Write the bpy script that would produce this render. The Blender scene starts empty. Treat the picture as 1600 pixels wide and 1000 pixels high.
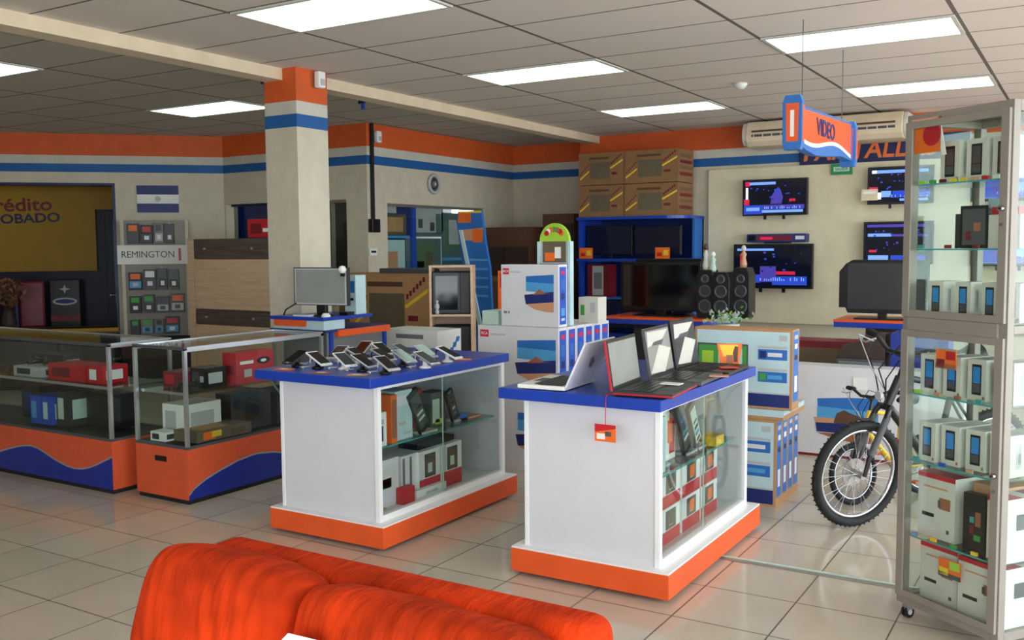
import bpy, bmesh, math, random
from mathutils import Matrix, Vector, noise, Euler
random.seed(7)
SC = bpy.context.scene
COL = SC.collection
PI = math.pi

# ---------------------------------------------------------------- camera
f_px, yaw, pitch, roll = 1488.46, .5489, .07614, -.00772
fw = Vector((-math.sin(yaw)*math.cos(pitch), math.cos(yaw)*math.cos(pitch), -math.sin(pitch)))
rt = Vector((math.cos(yaw), math.sin(yaw), 0)); upv = rt.cross(fw)
c_, s_ = math.cos(roll), math.sin(roll)
r2 = c_*rt + s_*upv; u2 = -s_*rt + c_*upv
cam = bpy.data.objects.new('camera', bpy.data.cameras.new('camera')); COL.objects.link(cam)
cam.matrix_world = Matrix(((r2.x, u2.x, -fw.x, 0), (r2.y, u2.y, -fw.y, 0), (r2.z, u2.z, -fw.z, 1.6), (0, 0, 0, 1)))
cam.data.sensor_width = 36; cam.data.lens = f_px/1600*36
cam.data.clip_start = .05
SC.camera = cam

# ---------------------------------------------------------------- colour management, world, daylight
SC.view_settings.view_transform = 'Standard'; SC.view_settings.look = 'None'
SC.view_settings.gamma = 1; SC.view_settings.use_curve_mapping = False
SC.view_settings.exposure = 0.17
W = bpy.data.worlds.new('daylight'); SC.world = W; W.use_nodes = True
WB = W.node_tree.nodes['Background']
WB.inputs[0].default_value = (.90, .96, 1.0, 1); WB.inputs[1].default_value = 6.6
def area(name, loc, rot, sx, sy, power, color, portal=False):
    l = bpy.data.lights.new(name, 'AREA'); l.shape = 'RECTANGLE'; l.size = sx; l.size_y = sy
    l.energy = power; l.color = color
    if portal: l.cycles.is_portal = True
    o = bpy.data.objects.new(name, l); COL.objects.link(o); o.location = loc; o.rotation_euler = rot
    return o
XR, YF, XL = 3.1, -2.6, -12.0          # right storefront, front storefront, left wall
# portals in the two glazed shop fronts: they only guide the daylight through the glass
area('daylight_portal', (XR+.12, 4.2, 1.45), (0, PI/2, 0), 2.6, 13.0, 1, (1, 1, 1), True)
area('daylight_portal', (.3, YF-.12, 1.45), (PI/2, 0, 0), 5.6, 2.6, 1, (1, 1, 1), True)
LAMP = 2.8

# ---------------------------------------------------------------- materials
def lin(c):
    if isinstance(c, str):
        c = [int(c[i:i+2], 16) for i in (0, 2, 4)]
    c = [v/255 for v in c]
    return tuple((v/12.92 if v <= .04045 else ((v+.055)/1.055)**2.4) for v in c) + (1,)
MATS = {}
def mat(name, col, rough=.5, metal=0, var=.06, scale=6, bump=0, bscale=60, sheen=0, spec=.5, emit=None, es=1, coat=0, bvec=None):
    """principled material whose colour wanders a little through a noise texture"""
    if name in MATS: return MATS[name]
    m = bpy.data.materials.new(name); m.use_nodes = True
    N, L = m.node_tree.nodes, m.node_tree.links
    b = N['Principled BSDF']; col = lin(col)
    tc = N.new('ShaderNodeTexCoord'); nz = N.new('ShaderNodeTexNoise'); nz.inputs['Scale'].default_value = scale
    nz.inputs['Detail'].default_value = 3
    L.new(tc.outputs['Object'], nz.inputs['Vector'])
    rp = N.new('ShaderNodeValToRGB'); L.new(nz.outputs[0], rp.inputs[0])
    rp.color_ramp.elements[0].position = .3; rp.color_ramp.elements[1].position = .7
    rp.color_ramp.elements[0].color = tuple(max(0, v*(1-var)) for v in col[:3])+(1,)
    rp.color_ramp.elements[1].color = tuple(min(1, v*(1+var)) for v in col[:3])+(1,)
    L.new(rp.outputs[0], b.inputs['Base Color'])
    b.inputs['Roughness'].default_value = rough; b.inputs['Metallic'].default_value = metal
    b.inputs['Specular IOR Level'].default_value = spec
    if sheen: b.inputs['Sheen Weight'].default_value = sheen; b.inputs['Sheen Roughness'].default_value = .4
    if coat: b.inputs['Coat Weight'].default_value = coat
    if bump:
        n2 = N.new('ShaderNodeTexNoise'); n2.inputs['Scale'].default_value = bscale; n2.inputs['Detail'].default_value = 4
        if bvec:
            mp = N.new('ShaderNodeMapping'); mp.inputs['Scale'].default_value = bvec; L.new(tc.outputs['Object'], mp.inputs[0]); L.new(mp.outputs[0], n2.inputs['Vector'])
        else: L.new(tc.outputs['Object'], n2.inputs['Vector'])
        bp = N.new('ShaderNodeBump'); bp.inputs['Strength'].default_value = bump; bp.inputs['Distance'].default_value = .01
        L.new(n2.outputs[0], bp.inputs['Height']); L.new(bp.outputs[0], b.inputs['Normal'])
    if emit is not None:
        b.inputs['Emission Color'].default_value = lin(emit); b.inputs['Emission Strength'].default_value = es
    MATS[name] = m
    return m
def M_(name): return MATS[name]
def glass_mat(name, tint, gain=1.0):
    m = bpy.data.materials.new(name); m.use_nodes = True
    N, L = m.node_tree.nodes, m.node_tree.links; N.remove(N['Principled BSDF'])
    out = N['Material Output']; tr = N.new('ShaderNodeBsdfTransparent'); gl = N.new('ShaderNodeBsdfGlossy')
    tr.inputs[0].default_value = tint; gl.inputs['Roughness'].default_value = .02
    lw = N.new('ShaderNodeLayerWeight'); lw.inputs[0].default_value = .5
    pw = N.new('ShaderNodeMath'); pw.operation = 'POWER'; pw.inputs[1].default_value = 5; L.new(lw.outputs['Facing'], pw.inputs[0])
    mu = N.new('ShaderNodeMath'); mu.operation = 'MULTIPLY_ADD'; mu.inputs[1].default_value = .9*gain; mu.inputs[2].default_value = .035*gain; mu.use_clamp = True
    L.new(pw.outputs[0], mu.inputs[0])
    mx = N.new('ShaderNodeMixShader'); L.new(mu.outputs[0], mx.inputs[0]); L.new(tr.outputs[0], mx.inputs[1]); L.new(gl.outputs[0], mx.inputs[2])
    L.new(mx.outputs[0], out.inputs[0]); MATS[name] = m; return m
glass_mat('glass', (.93, .97, .95, 1)); glass_mat('shelf_glass', (.82, .93, .88, 1)); glass_mat('window_glass', (.97, .99, 1, 1), .6)

mat('wall_cream', (208, 198, 178), .75, bump=.08, bscale=90)
mat('wall_dark', (120, 116, 104), .8)
mat('orange_paint', (214, 92, 36), .6); mat('white_paint', (204, 200, 188), .7); mat('blue_paint', (22, 92, 160), .6)
mat('beam_cream', (226, 208, 180), .7); mat('panel_cream', (222, 210, 182), .7)
mat('orange_lam', (235, 92, 38), .35); mat('orange_dull', (214, 88, 52), .4); mat('blue_lam', (24, 62, 168), .3)
mat('white_lam', (218, 217, 222), .35, var=.02); mat('white_edge', (244, 244, 243), .3, var=.01)
mat('navy', (16, 24, 84), .4); mat('silver_line', (150, 150, 150), .4)
mat('alu', (168, 164, 158), .38, .75); mat('alu_bright', (205, 208, 212), .28, .8); mat('alu_matte', (140, 133, 124), .5, .25)
mat('chrome', (190, 190, 194), .15, 1.0)
mat('black', (14, 14, 16), .35); mat('black_matte', (22, 22, 24), .7); mat('screen_black', (8, 9, 12), .08)
mat('charcoal', (48, 48, 52), .5); mat('grey', (120, 120, 122), .5); mat('lgrey', (186, 186, 188), .45); mat('dgrey', (78, 78, 82), .5)
mat('white', (238, 238, 236), .4, var=.02); mat('paper', (240, 238, 234), .6, var=.02); mat('offwhite', (214, 210, 200), .55)
mat('red', (196, 24, 40), .4); mat('maroon', (120, 16, 36), .45); mat('rca_red', (214, 26, 62), .45)
mat('orange', (242, 110, 30), .45); mat('yellow', (240, 200, 50), .5); mat('green', (70, 160, 70), .5); mat('teal', (60, 160, 160), .5)
mat('lime', (168, 210, 60), .5); mat('dull_teal', (86, 112, 112), .5); mat('dull_green', (88, 116, 84), .5); mat('dull_blue', (60, 96, 128), .5)
mat('cardboard', (186, 140, 96), .8, bump=.1); mat('cardboard_d', (120, 88, 60), .8); mat('card_pic', (104, 92, 72), .7)
mat('brown', (92, 60, 42), .6); mat('dark_brown', (58, 40, 32), .6); mat('skyblue', (80, 160, 214), .5); mat('blue', (30, 80, 190), .45)
mat('mblue', (40, 110, 190), .45); mat('dblue', (20, 40, 110), .45); mat('sand', (206, 150, 112), .5); mat('rust', (160, 96, 70), .5)
mat('pale_blue', (190, 216, 222), .45); mat('pale_green', (190, 214, 200), .5); mat('lilac', (226, 222, 232), .4, var=.02)
mat('box_white', (222, 220, 224), .4, var=.02)
mat('rubber', (20, 20, 21), .75, bump=.3, bscale=80); mat('sofa', (184, 50, 11), .92, var=.38, scale=6, bump=.9, bscale=9, spec=.12, bvec=(4.5, 1.5, 1.0)); mat('office_navy', (8, 11, 44), .5)
mat('glow_green', (20, 110, 60), .4, emit=(30, 130, 80), es=.25)
mat('wood_lt', (196, 152, 116), .5, var=.1, scale=3); mat('wood_md', (160, 116, 84), .5, var=.1, scale=3); mat('wood_dk', (88, 72, 66), .5, var=.12, scale=3)
mat('yellow_wall', (176, 134, 30), .6, var=.12, scale=1.2)
mat('tv_dark', (6, 8, 16), .1, emit=(12, 16, 34), es=.6); mat('tv_blue', (20, 40, 140), .1, emit=(50, 80, 200), es=.7)
mat('tv_lblue', (90, 130, 220), .1, emit=(120, 160, 240), es=.8); mat('tv_white', (220, 220, 230), .1, emit=(225, 225, 240), es=.8)
mat('tv_red', (190, 30, 60), .1, emit=(200, 40, 80), es=.6); mat('tv_violet', (60, 50, 140), .1, emit=(80, 70, 170), es=.6)
mat('phone_blue', (40, 120, 180), .15, emit=(40, 130, 200), es=.15)
mat('screen_grey', (150, 152, 148), .25)
mat('lamp_frame', (210, 208, 200), .4)
mat('plastic_white', (226, 226, 222), .35)

def wood_grain(name, c1, c2, sc=(1, 1, 12)):
    m = bpy.data.materials.new(name); m.use_nodes = True
    N, L = m.node_tree.nodes, m.node_tree.links; b = N['Principled BSDF']
    tc = N.new('ShaderNodeTexCoord'); mp = N.new('ShaderNodeMapping'); mp.inputs['Scale'].default_value = sc
    nz = N.new('ShaderNodeTexNoise'); nz.inputs['Scale'].default_value = 2.5; nz.inputs['Detail'].default_value = 6
    rp = N.new('ShaderNodeValToRGB'); rp.color_ramp.elements[0].color = lin(c1); rp.color_ramp.elements[1].color = lin(c2)
    rp.color_ramp.elements[0].position = .35; rp.color_ramp.elements[1].position = .65
    L.new(tc.outputs['Object'], mp.inputs[0]); L.new(mp.outputs[0], nz.inputs['Vector']); L.new(nz.outputs[0], rp.inputs[0])
    L.new(rp.outputs[0], b.inputs['Base Color']); b.inputs['Roughness'].default_value = .45
    MATS[name] = m
wood_grain('oak', (212, 174, 142), (228, 194, 164)); mat('carton_dark', (140, 102, 66), .8); wood_grain('walnut', (76, 62, 58), (104, 88, 82))

def tile_mat(name, px, py, ox, oy, lw, c_tile, c_line, rough, var, gloss_noise=0, thick_x=1.0, jit=.0):
    """rectangular tiles laid in world x/y with joint lines of width lw"""
    m = bpy.data.materials.new(name); m.use_nodes = True
    N, L = m.node_tree.nodes, m.node_tree.links; b = N['Principled BSDF']
    g = N.new('ShaderNodeNewGeometry'); sp = N.new('ShaderNodeSeparateXYZ'); L.new(g.outputs['Position'], sp.inputs[0])
    def ma(op, a, b_=None, cl=False):
        n = N.new('ShaderNodeMath'); n.operation = op; n.use_clamp = cl
        for k, v in enumerate((a, b_)):
            if v is None: continue
            if isinstance(v, (int, float)): n.inputs[k].default_value = v
            else: L.new(v, n.inputs[k])
        return n.outputs[0]
    cells = []; masks = []
    for o, p, q, w in ((sp.outputs[0], px, ox, lw*thick_x), (sp.outputs[1], py, oy, lw)):
        u = ma('DIVIDE', ma('SUBTRACT', o, q), p); fl = ma('FLOOR', u); fr = ma('SUBTRACT', u, fl)
        d = ma('MINIMUM', fr, ma('SUBTRACT', 1.0, fr)); masks.append(ma('LESS_THAN', d, w/p/2)); cells.append(fl)
    mk = ma('MAXIMUM', masks[0], masks[1])
    cmb = N.new('ShaderNodeCombineXYZ'); L.new(cells[0], cmb.inputs[0]); L.new(cells[1], cmb.inputs[1])
    wn = N.new('ShaderNodeTexWhiteNoise'); L.new(cmb.outputs[0], wn.inputs[0])
    nz = N.new('ShaderNodeTexNoise'); nz.inputs['Scale'].default_value = 5; nz.inputs['Detail'].default_value = 5; L.new(g.outputs['Position'], nz.inputs['Vector'])
    v = ma('ADD', ma('MULTIPLY', wn.outputs[0], jit), ma('MULTIPLY', nz.outputs[0], 1-jit))
    rp = N.new('ShaderNodeValToRGB'); L.new(v, rp.inputs[0]); cl = lin(c_tile)
    rp.color_ramp.elements[0].color = tuple(x*(1-var) for x in cl[:3])+(1,); rp.color_ramp.elements[1].color = tuple(min(1, x*(1+var)) for x in cl[:3])+(1,)
    mx = N.new('ShaderNodeMix'); mx.data_type = 'RGBA'; L.new(mk, mx.inputs[0]); L.new(rp.outputs[0], mx.inputs[6]); mx.inputs[7].default_value = lin(c_line)
    L.new(mx.outputs[2], b.inputs['Base Color'])
    if gloss_noise: L.new(ma('ADD', ma('MULTIPLY', mk, .4), rough), b.inputs['Roughness'])
    else: b.inputs['Roughness'].default_value = rough
    bp = N.new('ShaderNodeBump'); bp.inputs['Strength'].default_value = .4; bp.inputs['Distance'].default_value = .003; bp.invert = True
    L.new(mk, bp.inputs['Height']); L.new(bp.outputs[0], b.inputs['Normal'])
    MATS[name] = m
GX, GY = -4.434, 4.656
tile_mat('floor_tiles', .4224, .4224, -1.5177, 3.7909, .007, (200, 188, 170), (98, 88, 76), .12, .10, 1, jit=.45)
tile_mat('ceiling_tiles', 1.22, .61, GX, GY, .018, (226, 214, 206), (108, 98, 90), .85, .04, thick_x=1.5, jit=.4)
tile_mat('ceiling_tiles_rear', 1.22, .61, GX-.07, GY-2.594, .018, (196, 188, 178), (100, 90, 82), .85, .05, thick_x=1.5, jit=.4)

# ---------------------------------------------------------------- mesh builder
class MB:
    def __init__(s): s.v = []; s.f = []; s.m = []; s.sm = []; s.mats = []; s.M = Matrix.Identity(4)
    def mi(s, m):
        m = MATS[m] if isinstance(m, str) else m
        if m not in s.mats: s.mats.append(m)
        return s.mats.index(m)
    def add(s, vs, fs, m, smooth=False):
        o = len(s.v); s.v += [tuple(s.M @ Vector(p)) for p in vs]; i = s.mi(m)
        for f in fs: s.f.append(tuple(o+k for k in f)); s.m.append(i); s.sm.append(smooth)
        return s
    def box(s, x0, x1, y0, y1, z0, z1, m):
        return s.add([(x0, y0, z0), (x1, y0, z0), (x1, y1, z0), (x0, y1, z0), (x0, y0, z1), (x1, y0, z1), (x1, y1, z1), (x0, y1, z1)],
                     [(0, 3, 2, 1), (4, 5, 6, 7), (0, 1, 5, 4), (1, 2, 6, 5), (2, 3, 7, 6), (3, 0, 4, 7)], m)
    def poly(s, pts, m): return s.add(pts, [tuple(range(len(pts)))], m)
    def prism(s, pts, h0, h1, m, axis='z'):
        n = len(pts)
        def P(a, b, h): return {'z': (a, b, h), 'y': (a, h, b), 'x': (h, a, b)}[axis]
        vs = [P(a, b, h0) for a, b in pts] + [P(a, b, h1) for a, b in pts]
        fs = [tuple(range(n))[::-1], tuple(range(n, 2*n))] + [(i, (i+1) % n, n+(i+1) % n, n+i) for i in range(n)]
        return s.add(vs, fs, m)
    def cyl(s, p0, p1, r, m, seg=14, r1=None, smooth=True):
        p0, p1 = Vector(p0), Vector(p1); r1 = r if r1 is None else r1
        d = (p1-p0).normalized(); a = d.orthogonal().normalized(); b = d.cross(a)
        vs = []
        for p, q in ((p0, r), (p1, r1)):
            for k in range(seg):
                t = 2*PI*k/seg; vs.append(tuple(p + a*q*math.cos(t) + b*q*math.sin(t)))
        s.add(vs, [(i, (i+1) % seg, seg+(i+1) % seg, seg+i) for i in range(seg)], m, smooth)
        s.add(vs, [tuple(range(seg))[::-1], tuple(range(seg, 2*seg))], m); return s
    def tube(s, pts, r, m, seg=8):
        pts = [Vector(p) for p in pts]; vs = []; n = len(pts)
        ref = Vector((.3, .2, 1)).normalized()
        for i, p in enumerate(pts):
            d = (pts[min(i+1, n-1)] - pts[max(i-1, 0)]).normalized()
            a = d.cross(ref)
            if a.length < 1e-3: a = d.orthogonal()
            a.normalize(); b = d.cross(a); rr = r[i] if isinstance(r, (list, tuple)) else r
            for k in range(seg):
                t = 2*PI*k/seg; vs.append(tuple(p + a*rr*math.cos(t) + b*rr*math.sin(t)))
        fs = [(i*seg+k, i*seg+(k+1) % seg, (i+1)*seg+(k+1) % seg, (i+1)*seg+k) for i in range(n-1) for k in range(seg)]
        s.add(vs, fs, m, True); s.add(vs, [tuple(range(seg))[::-1], tuple(range((n-1)*seg, n*seg))], m); return s
    def torus(s, c, R, r, m, ax='y', seg=40, rs=10):
        vs = []
        for i in range(seg):
            a = 2*PI*i/seg
            for j in range(rs):
                b = 2*PI*j/rs; q = R + r*math.cos(b); h = r*math.sin(b)
                x, z, y = q*math.cos(a), q*math.sin(a), h
                vs.append({'y': (c[0]+x, c[1]+y, c[2]+z), 'z': (c[0]+x, c[1]+z, c[2]+y), 'x': (c[0]+y, c[1]+x, c[2]+z)}[ax])
        return s.add(vs, [(i*rs+j, ((i+1) % seg)*rs+j, ((i+1) % seg)*rs+(j+1) % rs, i*rs+(j+1) % rs) for i in range(seg) for j in range(rs)], m, True)
    def lathe(s, prof, m, c=(0, 0, 0), seg=24):
        vs = [(c[0]+r*math.cos(2*PI*k/seg), c[1]+r*math.sin(2*PI*k/seg), c[2]+z) for r, z in prof for k in range(seg)]
        n = len(prof)
        return s.add(vs, [(i*seg+k, i*seg+(k+1) % seg, (i+1)*seg+(k+1) % seg, (i+1)*seg+k) for i in range(n-1) for k in range(seg)], m, True)
    # decals: thin printed faces lying on a face of the same mesh
    def fdec(s, x0, z0, x1, z1, m, y=0, k=1): return s.poly([(x0, y-.0008*k, z0), (x1, y-.0008*k, z0), (x1, y-.0008*k, z1), (x0, y-.0008*k, z1)], m)
    def fpoly(s, pts, m, y=0, k=1): return s.poly([(a, y-.0008*k, b) for a, b in pts], m)
    def rdec(s, y0, z0, y1, z1, m, x=0, k=1): return s.poly([(x+.0008*k, y0, z0), (x+.0008*k, y1, z0), (x+.0008*k, y1, z1), (x+.0008*k, y0, z1)], m)
    def rpoly(s, pts, m, x=0, k=1): return s.poly([(x+.0008*k, a, b) for a, b in pts], m)
    def tdec(s, x0, y0, x1, y1, m, z=0, k=1): return s.poly([(x0, y0, z+.0008*k), (x1, y0, z+.0008*k), (x1, y1, z+.0008*k), (x0, y1, z+.0008*k)], m)
    def build(s, name, parent=None, bevel=0, loc=None, rot=None, label=None):
        me = bpy.data.meshes.new(name); me.from_pydata(s.v, [], s.f)
        for m in s.mats: me.materials.append(m)
        me.polygons.foreach_set('material_index', s.m); me.polygons.foreach_set('use_smooth', s.sm); me.update()
        o = bpy.data.objects.new(name, me); COL.objects.link(o)
        if parent: o.parent = parent
        if loc: o.location = loc
        if rot: o.rotation_euler = rot
        if bevel:
            b = o.modifiers.new('bevel', 'BEVEL'); b.width = bevel; b.segments = 2; b.limit_method = 'ANGLE'; b.angle_limit = .6
        if label: o['label'] = label
        return o
def tag(o, label, cat, group=None, kind=None):
    o['label'] = label; o['category'] = cat
    if group: o['group'] = group
    if kind: o['kind'] = kind
    return o
def thing(name, label, cat, loc=(0, 0, 0), rz=0, group=None):
    o = bpy.data.objects.new(name, None); COL.objects.link(o); o.empty_display_size = .1
    o.location = loc; o.rotation_euler = (0, 0, rz); return tag(o, label, cat, group)
def struct(name, mb, **k):
    o = mb.build(name, **k); o['kind'] = 'structure'; return o
def dup(o, loc=None, rz=None, label=None, group=None, parent=None):
    c = o.copy(); COL.objects.link(c)
    if parent: c.parent = parent
    if loc is not None: c.location = loc
    if rz is not None: c.rotation_euler = (0, 0, rz)
    if label: c['label'] = label
    if group: c['group'] = group
    for ch in list(o.children): dup(ch, parent=c)
    return c
FR = (PI/2, 0, 0)              # text standing up and facing -y
RT = (PI/2, 0, PI/2)           # text standing up and facing +x
def text(body, size, m, parent, loc, rot=FR, name='lettering', bold=.01, ext=.001, align='CENTER', sx=1.0, shear=0, fit=None):
    cu = bpy.data.curves.new('t', 'FONT'); cu.body = body; cu.size = size; cu.extrude = ext; cu.offset = bold*size
    cu.align_x = align; cu.align_y = 'CENTER'; cu.shear = shear; cu.resolution_u = 3
    t = bpy.data.objects.new('t', cu); COL.objects.link(t); bpy.context.view_layer.update()
    me = bpy.data.meshes.new_from_object(t.evaluated_get(bpy.context.evaluated_depsgraph_get()))
    if fit: xs = [v.co.x for v in me.vertices]; sx = fit/max(.001, max(xs)-min(xs))
    bpy.data.objects.remove(t); me.materials.clear(); me.materials.append(MATS[m])
    o = bpy.data.objects.new(name, me); COL.objects.link(o); o.parent = parent; o.location = loc; o.rotation_euler = rot; o.scale = (sx, 1, 1)
    return o
ORD = ['first', 'second', 'third', 'fourth', 'fifth', 'sixth', 'seventh', 'eighth', 'ninth', 'tenth']

# ================================================================= SETTING
b = MB(); b.poly([(XL-3, YF-.2, 0), (XR+.4, YF-.2, 0), (XR+.4, 11.8, 0), (XL-3, 11.8, 0)], 'floor_tiles'); b.box(XL-3, XR+.4, YF-.2, 11.8, -.1, -.002, 'grey')
struct('floor', b)
CH = 3.0; BX = -5.53
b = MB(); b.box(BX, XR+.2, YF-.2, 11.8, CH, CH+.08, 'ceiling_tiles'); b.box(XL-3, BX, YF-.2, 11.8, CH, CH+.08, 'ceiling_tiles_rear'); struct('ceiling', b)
b = MB(); b.box(-5.62, -5.44, YF, 11.1, 2.91, CH, 'beam_cream'); struct('trim_beam', b)
BANDS = [(0, 2.545, 'wall_cream'), (2.545, 2.645, 'blue_paint'), (2.645, 2.745, 'white_paint'), (2.745, 3.0, 'orange_paint')]
def banded(b, x0, x1, y0, y1, z0=0):
    for a, c, m in BANDS:
        if c <= z0: continue
        b.box(x0, x1, y0, y1, max(a, z0), c, m)
# wall sections; openings are left in the walls and filled with windows
b = MB(); banded(b, -6.2, -5.72, 11.5, 11.7); banded(b, -7.2, -6.2, 11.5, 11.7); struct('wall_back', b)
b = MB(); banded(b, -5.72, XR, 11.07, 11.7); struct('wall_back_right', b)
# middle wall facing +x, with the poster window (y 8.70-10.42, z 1.1-2.12)
b = MB(); banded(b, -7.2, -7.0, 8.551, 8.70); banded(b, -7.2, -7.0, 10.80, 11.5)
b.box(-7.2, -7.0, 8.70, 10.80, 0, 1.1, 'wall_cream'); b.box(-7.2, -7.0, 8.70, 10.80, 2.12, 2.545, 'wall_cream')
for a, c, m in BANDS[1:]: b.box(-7.2, -7.0, 8.70, 10.80, a, c, m)
struct('wall_middle', b)
# wall facing -y between the diagonal and the corner, two windows
b = MB(); Y1 = 8.35
for a, c, m in BANDS[1:]: b.box(-9.33, -7.0, Y1, Y1+.2, a, c, m)
b.box(-9.33, -7.2, Y1+.001, Y1+.2, 2.16, 2.545, 'wall_cream'); b.box(-7.2, -7.0, Y1, Y1+.2, 0, 2.545, 'wall_cream')
for x0, x1 in ((-9.33, -9.29), (-8.55, -7.66), (-7.31, -7.2)): b.box(x0, x1, Y1+.001, Y1+.2, 0, 2.16, 'wall_cream')
b.box(-9.29, -8.55, Y1+.001, Y1+.2, 0, 1.45, 'wall_cream'); b.box(-7.66, -7.31, Y1+.001, Y1+.2, 0, 1.1, 'wall_cream')
struct('wall_rear', b)
# diagonal wall in its own frame: x runs left along it, y into the room
DG = Matrix.Translation((-9.31, 8.35, 0)) @ Matrix.Rotation(math.radians(-135), 4, 'Z')
DGR = math.radians(-135)
LD = 3.83
b = MB(); b.M = DG
banded(b, -.12, 1.27, -.2, 0)
for a, c, m in BANDS[1:]: b.box(1.27, LD, -.2, 0, a, c, m)
b.box(1.27, LD, -.2, 0, 2.415, 2.545, 'wall_cream'); b.box(1.27, LD, -.2, 0, 0, .66, 'wall_cream'); b.box(3.3, LD, -.2, 0, .66, 2.415, 'wall_cream')
struct('wall_diagonal', b)
b = MB(); banded(b, XL-.2, XL, YF, 5.72); struct('wall_left', b)
# office behind the diagonal wall
b = MB(); b.M = DG
b.box(.2, 3.9, -1.5, -1.42, 0, 3, 'office_navy'); b.box(.2, .28, -1.5, -.2, 0, 3, 'office_navy'); b.box(3.82, 3.9, -1.5, -.2, 0, 3, 'office_navy')
struct('wall_office', b)
b = MB(); b.box(-9.6, -7.1, 9.3, 9.38, 0, 3, 'blue'); b.box(-9.62, -9.54, 8.5, 9.3, 0, 3, 'blue'); b.box(-7.9, -7.82, 8.56, 9.3, 0, 3, 'wall_dark'); struct('wall_rear_room', b)
b = MB(); b.box(-8.2, -8.12, 8.6, 11.6, 0, 3, 'dgrey'); struct('wall_poster_room', b)
# column
b = MB(); banded(b, -5.64, -5.30, 5.5, 5.85); struct('wall_pillar', b)
# column's and corner's little fittings later; skirting
b = MB(); b.box(-5.72, XR, 11.05, 11.07, 0, .09, 'offwhite'); struct('baseboard_back', b)
b = MB(); b.box(-7.0, -6.985, 8.35, 11.5, 0, .09, 'offwhite'); struct('baseboard_middle', b)
# threshold strip let into the floor between the second counter and the glass cabinet
b = MB(); b.box(-2.3, -.2, 4.620, 4.650, .0, .006, 'alu'); b.box(-2.3, -.2, 4.650, 4.666, .0, .010, 'pale_green'); struct('trim_threshold', b, bevel=.001)

def storefront(name, n, L_, place, h=2.7):
    """glazed shop front: each bay one window with frame and pane"""
    w = L_/n
    for i in range(n):
        b = MB(); b.M = place
        x0, x1 = i*w, (i+1)*w
        b.box(x0, x0+.05, -.04, .04, 0, h, 'alu'); b.box(x1-.05, x1, -.04, .04, 0, h, 'alu')
        b.box(x0, x1, -.04, .04, 0, .12, 'alu'); b.box(x0, x1, -.04, .04, h-.06, h, 'alu'); b.box(x0, x1, -.03, .03, .95, 1.0, 'alu')
        o = struct('%s' % name, b)
        g = MB(); g.M = place; g.box(x0+.05, x1-.05, -.004, .004, .12, h-.06, 'window_glass'); g.build('pane', o)
    b = MB(); b.M = place; b.box(0, L_, -.1, .1, h, 3.0, 'wall_cream'); struct('trim_lintel', b)
storefront('window_1', 6, 13.6, Matrix.Translation((XR, -2.55, 0)) @ Matrix.Rotation(PI/2, 4, 'Z'))
storefront('window_2', 3, 5.6, Matrix.Translation((-2.6, YF, 0)))
b = MB(); b.box(XL-.2, -2.6, YF-.1, YF+.1, 0, 3, 'wall_cream'); struct('wall_front', b)
# pavement outside, so daylight bounces in
b = MB(); b.box(XR+.4, 18, -14, 16, -.12, -.02, 'offwhite'); b.box(-16, XR+.4, -14, YF-.25, -.12, -.02, 'offwhite'); struct('trim_pavement', b)

# windows in the rear walls
def winframe(name, M0, x0, x1, z0, z1, m='alu', t=.03, pane='glass'):
    b = MB(); b.M = M0
    b.box(x0, x0+t, -.02, .02, z0, z1, m); b.box(x1-t, x1, -.02, .02, z0, z1, m); b.box(x0, x1, -.02, .02, z0, z0+t, m); b.box(x0, x1, -.02, .02, z1-t, z1, m)
    o = struct(name, b); g = MB(); g.M = M0; g.box(x0+t, x1-t, -.003, .003, z0+t, z1-t, pane); g.build('pane', o); return o
winframe('window_3', Matrix.Translation((0, 8.43, 0)), -9.29, -8.55, 1.45, 2.16, 'navy')
winframe('window_4', Matrix.Translation((0, 8.43, 0)), -7.66, -7.31, 1.1, 2.16)
w5 = winframe('window_5', Matrix.Translation((-7.08, 0, 0)) @ Matrix.Rotation(PI/2, 4, 'Z'), 8.70, 10.80, 1.1, 2.12)
b = MB(); b.M = DG
b.box(1.27, 1.30, -.2, .01, .66, 2.415, 'navy'); b.box(1.27, 3.3, -.2, .01, 2.385, 2.415, 'navy'); b.box(3.27, 3.3, -.2, .01, .66, 2.385, 'navy'); struct('window_6', b)
# ================================================================= CEILING THINGS
def lampmat(name, s):
    m = bpy.data.materials.new(name); m.use_nodes = True; b = m.node_tree.nodes['Principled BSDF']
    N, L = m.node_tree.nodes, m.node_tree.links
    tc = N.new('ShaderNodeTexCoord'); wv = N.new('ShaderNodeTexNoise'); wv.inputs['Scale'].default_value = 2; L.new(tc.outputs['Object'], wv.inputs['Vector'])
    rp = N.new('ShaderNodeValToRGB'); rp.color_ramp.elements[0].color = (.62, 1, .82, 1); rp.color_ramp.elements[1].color = (.86, 1, .93, 1)
    L.new(wv.outputs[0], rp.inputs[0]); L.new(rp.outputs[0], b.inputs['Emission Color']); b.inputs['Emission Strength'].default_value = s
    MATS[name] = m
lampmat('lamp_glow', LAMP)
def ceiling_light(x, y, label):
    t = thing('ceiling_light', label, 'ceiling light', (x, y, CH), 0, 'fluorescent panels in the ceiling')
    f = MB(); w, d = 1.20, .59
    f.box(0, w, 0, .025, -.012, 0, 'lamp_frame'); f.box(0, w, d-.025, d, -.012, 0, 'lamp_frame'); f.box(0, .025, .025, d-.025, -.012, 0, 'lamp_frame'); f.box(w-.025, w, .025, d-.025, -.012, 0, 'lamp_frame')
    f.build('frame', t)
    g = MB(); g.box(.025, w-.025, .025, d-.025, -.009, -.001, 'lamp_glow'); g.build('diffuser', t, label='glowing white diffuser')
    return t
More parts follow.
